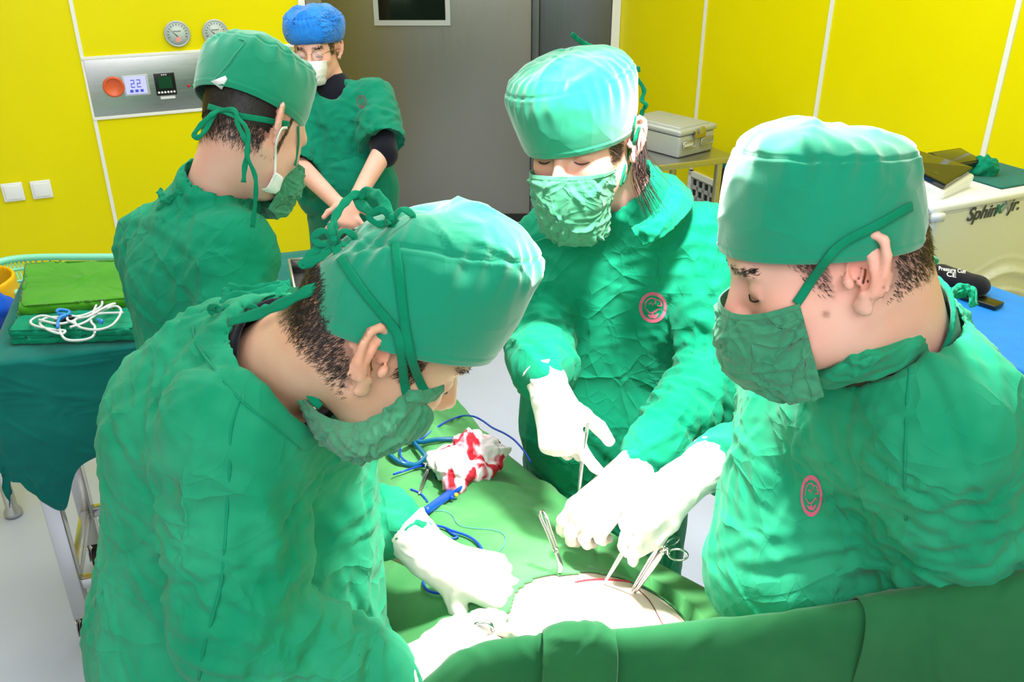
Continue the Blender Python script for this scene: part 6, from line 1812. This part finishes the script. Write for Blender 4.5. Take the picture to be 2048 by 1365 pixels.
# anaesthesia screen: bar, uprights and the cloths hung over it
def BARP(px, py, d): return P(px, py, d)
edge = [(700, 1470, 1.20), (845, 1368, 1.20), (900, 1322, 1.20), (960, 1296, 1.205), (1040, 1283, 1.205), (1130, 1274, 1.20), (1240, 1266, 1.195), (1400, 1252, 1.185), (1560, 1233, 1.17), (1720, 1211, 1.155), (1880, 1186, 1.12), (2048, 1163, 1.09), (2300, 1128, 1.06)]
sc_ = thing('anaesthesia_stand', 'bar stand over the patient covered by hanging green cloth', 'stand', A(.3, .86, .7))
bar = [P(x, y + 16, d + .004) for x, y, d in edge[3:]]
mk('cross_bar', *tube(bar, .008, 10, 40), M['steel'], sc_)
for e in (bar[0], bar[-1]): mk('upright', *tube([e, e * A(1, 1, 0) + A(0, 0, .75), e * A(1, 1, 0) + A(0, 0, .66)], .008, 10), M['steel'], sc_)
def hang(name, pts, m, drop, label, cat, th=.002, back=.10, seed=1, lift=0.0, amp=.010, freq=9, nu=200, cr=40, yfront=0.0):
    top = catmull([P(x, y, d) for x, y, d in pts], nu); prof = []
    prof += [(back, -back * 1.1), (back * .6, -.06), (.030, -.022), (.012, -.004), (0.0, 0.0), (-.012, -.006), (-.020, -.022), (-.024, -.05)]
    prof += [(-.026 - yfront * k, -.05 - drop * k) for k in np.linspace(.12, 1, 16)]
    PR = catmull([A(a, b, 0) for a, b in prof], 70)
    v = []
    for i, (a, b, _) in enumerate(PR):
        dn = max(0, -b - .03)
        for j, t in enumerate(top):
            f_ = amp * (math.sin(t[0] * freq * 2 + 2 * math.sin(t[0] * 5 + seed)) + .5 * math.sin(t[0] * freq * 5 + seed)) * min(1, dn / .15) * (1 if a < 0 else -.4)
            v.append(t + A(0, a + (-abs(lift) if a < 0 else 0) + f_ * (1 if a < .0 else 0), b + lift))
    v = np.array(v); q = sheet_faces(70, nu); n = vnormals(v, q)
    if n[20 * nu + nu // 2] @ FWD > 0: q = q[:, ::-1]; n = -n
    v = v + n * (creases(v, n, seed, cr, .002, .10, .006) + .002 * noise(v * 10, seed))[:, None]
    o = mk(name, *thick(v, q, th), m); tag(o, label, cat); return v, q
hv_, hq_ = hang('screen_drape', edge, M['screen'], .42, 'plain green cloth hung over the bar along the bottom of the picture', 'drape', seed=2)
hang('folded_drape', [(1086, 1277, 1.185), (1112, 1262, 1.19), (1160, 1257, 1.19), (1205, 1262, 1.188), (1232, 1277, 1.18)], M['screen'], .36, 'narrow green cloth folded over the bar near the lit skin', 'drape', seed=5, back=.07, lift=.004, amp=.006, nu=70, cr=10)
hang('draped_towel', [(1722, 1212, 1.148), (1800, 1196, 1.14), (1900, 1180, 1.11), (2030, 1162, 1.085), (2320, 1122, 1.05)], M['screen'], .40, 'second green cloth lying over the bar at the bottom right corner', 'drape', seed=7, back=.08, lift=.005, amp=.010, nu=110, cr=14)

# ---- instruments
def ringpts(c, a, b, ra, rb, n=28): return [c + ra * math.cos(t) * a + rb * math.sin(t) * b for t in np.linspace(0, 2 * math.pi, n)]
def clamp(label, tip, box_, ra, rb, cat='clamp', name='surgical_clamp', rr=.012, w=.0026, up=None, group=None, m='steel', open_=0.004):
    """ring-handled instrument: tip, hinge point and the centres of its two finger rings"""
    tip, box_, ra, rb = [np.asarray(x, float) for x in (tip, box_, ra, rb)]
    t = thing(name, label, cat, tip, group)
    ax = nz(box_ - tip); sd = nz((ra - rb) - ax * ((ra - rb) @ ax)); nn = np.cross(ax, sd)
    for k, r in ((1, ra), (-1, rb)):
        d = nz(r - box_); e = r - d * rr
        j0 = tip + sd * open_ * k * .2; j1 = box_ - ax * .012 + sd * open_ * k * .5
        g = [tube([j0, (j0 + j1) / 2 + sd * .0006 * k, j1, box_ - sd * .0 * k + nn * .0008 * k], [w * .55, w * .9, w * 1.2, w * 1.3], 8, 18)]
        mk('jaw', *g[0], M[m], t)
        sh = [box_ - sd * .002 * k, box_ + ax * .012 + sd * .003 * k, (box_ + e) / 2 + sd * .0035 * k, e]
        rp = ringpts(r, d, np.cross(nn, d), rr * 1.15, rr * .88)
        mk('handle', *join(tube(sh, [w * 1.3, w, w * .9, w], 8, 20), tube(rp, w * .72, 8)), M[m], t)
    mk('hinge', *nets(ell(box_, (.0075, .0045, .0035), np.array([ax, sd, nn])), box_ - .012, box_ + .012, .0009), M[m], t)
    rt = box_ + (.55) * ((ra + rb) / 2 - box_)
    mk('ratchet', *tube([rt - sd * .006, rt, rt + sd * .006], .0018, 6), M[m], t)
    return t
D_ = lambda x, y, o=.004: on_drape(x, y, o)
# lying scissors top left, half under the mask
clamp('ring handled clamp lying near the mask edge, nearest the blue tube loop', D_(770, 852), D_(812, 874), D_(832, 872), D_(818, 886), name='surgical_clamp')
clamp('ring handled clamp below the blue tube holding the cable to the drape', D_(838, 992), D_(852, 952, .012), D_(848, 936, .02), D_(880, 938, .02), name='surgical_clamp')
# standing clamps at the right of the field
tp_ = on_drape(1268, 1190, .003)
dd = float((tp_ - CAM) @ FWD)
clamp('upright clamp with finger ring at the right end of the opening', tp_, P(1325, 1105, dd - .05), P(1356, 1110, dd - .05), P(1318, 1076, dd - .04), rr=.0135)
clamp('clamp standing just left of the upright clamp, ring under the glove', on_drape(1262, 1186, .003), P(1316, 1096, dd - .045), P(1345, 1085, dd - .03), P(1324, 1072, dd - .03), rr=.012, w=.0022)
# needle holder in the right surgeon's hand
pa = P(1213, 1160, 1.50); 
clamp('needle holder gripped between the fingers of the right hand glove', P(1208, 1168, 1.50), P(1262, 1078, 1.455), P(1300, 1045, 1.445), P(1282, 1030, 1.46), name='needle_holder', cat='needle holder', rr=.011)
# long instrument held by the woman
fo = thing('forceps', 'long slim steel instrument held downward by the woman glove', 'forceps', P(1155, 1020, 1.56))
mk('shaft', *tube([P(1157, 1015, 1.56), P(1162, 950, 1.53), P(1169, 895, 1.515), P(1173, 868, 1.51), P(1176, 845, 1.51)], [.0028, .0030, .0024, .0034, .0022], 8, 40), M['steel'], fo)
mk('tine', *tube([P(1157, 1015, 1.563), P(1159, 960, 1.545), P(1166, 895, 1.53), P(1173, 866, 1.52)], [.002, .0022, .0018, .0016], 8, 30), M['steel'], fo)
# loop handled retractor standing up from the field
rt_ = thing('retractor', 'steel retractor with long closed loop handle rising from the lit drape', 'retractor', P(1105, 1100, 1.5))
mk('loop_handle', *tube([P(1110, 1105, 1.50), P(1096, 1068, 1.50), P(1083, 1040, 1.50), P(1080, 1028, 1.50), P(1085, 1024, 1.50), P(1091, 1032, 1.49), P(1100, 1060, 1.49), P(1114, 1100, 1.49)], .0032, 8, 50), M['steel'], rt_)
mk('blade', *tube([P(1112, 1103, 1.495), P(1120, 1130, 1.50), P(1118, 1150, 1.51)], [.004, .005, .004], 8, 14), M['steel'], rt_)
# cupped steel instrument by the near hand
rb_ = thing('bowl_retractor', 'curved steel instrument edge over the near glove', 'retractor', P(970, 1258, 1.27))
mk('curved_rim', *tube([P(944, 1262, 1.27), P(952, 1250, 1.27), P(968, 1245, 1.27), P(982, 1250, 1.27), P(985, 1262, 1.28)], .0035, 8, 26), M['steel'], rb_)
mk('stem', *tube([P(985, 1262, 1.28), P(1000, 1278, 1.30), P(1030, 1290, 1.32)], .003, 8, 14), M['steel'], rb_)
# gauze
gc = on_drape(940, 935, -.006)
gf = U([ell(gc + A(-.035, .0, .022), (.045, .04, .03)), ell(gc + A(.03, .02, .022), (.045, .045, .032)), ell(gc + A(.0, -.035, .02), (.05, .03, .026)), ell(gc + A(0, .03, .04), (.035, .03, .03)), ell(gc + A(-.025, -.05, .012), (.03, .03, .02))], .012)
gv_, gq_ = nets(gf, gc - A(.13, .13, .05), gc + A(.13, .13, .13), .0028); n = vnormals(gv_, gq_)
gv_ = gv_ + n * (.006 * (1 - np.abs(noise(gv_ * 22, 4)) * 2.4) + creases(gv_, n, 6, 110, .0045, .035, .0045))[:, None]
tag(mk('gauze_wad', gv_, gq_, M['gauze']), 'crumpled white gauze soaked with red lying on the green drape', 'gauze')
# blue tube, cable and handpiece
tb = thing('suction_tube', 'looping blue silicone tube beside the red stained gauze', 'tube', on_drape(830, 900))
mk('hose', *tube([D_(778, 905, .010), D_(790, 925, .008), D_(820, 940, .008), D_(845, 935, .010), D_(870, 925, .012)] if False else
   [P(0, 0, 1)] * 0 + [D_(779, 904, .009), D_(783, 918, .009), D_(800, 932, .009), D_(826, 938, .009), D_(850, 933, .022), D_(862, 915, .024), D_(845, 898, .020), D_(815, 890, .012), D_(790, 893, .010), D_(782, 902, .022), D_(800, 906, .024), D_(825, 898, .022), D_(850, 890, .012), D_(880, 886, .010), D_(905, 887, .010)], .0052, 12, 140), M['tube'], tb)
mk('hose_end', *tube([D_(768, 876, .012), D_(772, 888, .010), D_(778, 905, .010)], [.0085, .0075, .0055], 12, 14), M['tube_end'], tb)
mk('hose', *tube([D_(862, 915, .016), D_(872, 930, .012), D_(876, 950, .010), D_(875, 962, .008)], .0052, 12, 30), M['tube'], tb)
ca = thing('cautery_cable', 'thin bright blue cable running along the drape edge and under the gloves', 'cable', on_drape(930, 840))
strip('cable', [(818, 890), (850, 875), (885, 850), (920, 835), (945, 833), (965, 842), (985, 856), (1010, 868), (1030, 882), (1050, 905), (1062, 925)], .0022, 'blue_wire', ca)
strip('cable', [(797, 905), (800, 922), (815, 934), (840, 937), (860, 935), (866, 943), (850, 942), (835, 941), (812, 950), (790, 957)], .0022, 'blue_wire', ca, off=.010)
strip('cable', [(822, 981), (838, 988), (850, 1000), (854, 1006)], .0022, 'blue_wire', ca)
strip('cable', [(866, 1056), (885, 1060), (905, 1068), (935, 1078), (955, 1092), (968, 1112), (972, 1125)], .0024, 'blue_wire', ca, off=.006)
strip('cable', [(892, 1062), (905, 1072), (916, 1078), (905, 1082), (888, 1092), (880, 1098)], .0022, 'blue_wire', ca, off=.004)
strip('cable', [(852, 1160), (850, 1172), (856, 1184), (870, 1191), (888, 1193)], .0024, 'blue_wire', ca, off=.006)
hp = thing('cautery_handpiece', 'blue cautery handpiece with a small yellow button on the drape', 'handpiece', on_drape(890, 1005))
h0, h1, h2 = D_(934, 972, .009), D_(905, 996, .010), D_(853, 1034, .012)
mk('handpiece_body', *tube([h0, h0 * .6 + h1 * .4, h1, (h1 + h2) / 2, h2], [.003, .0075, .0092, .0085, .0080], 14, 30), M['blue_pen'], hp)
for (x, y, m) in ((917, 998, 'yellow_dot'), (906, 1005, 'blue_wire')):
    c = D_(x, y, .010); mk('button', *nets(ell(c, (.0045, .0045, .0045)), c - .008, c + .008, .001), M[m], hp)
th_ = mk('suture_thread', *tube([on_drape(x, y, .002) for x, y in ((858, 1026), (885, 1024), (903, 1032), (915, 1050), (940, 1058), (985, 1062), (1008, 1072), (1010, 1090), (998, 1105), (985, 1120))], .0007, 5, 80), M['suture']); tag(th_, 'thin pale blue suture thread curling on the green drape', 'thread')
# suture ends between hands
s2_ = mk('suture_thread', *tube([P(1060, 1205, 1.47), P(1020, 1222, 1.48), P(985, 1225, 1.47)], .0008, 5, 20), M['suture']); tag(s2_, 'short thread end pulled between the gloved fingers', 'thread')
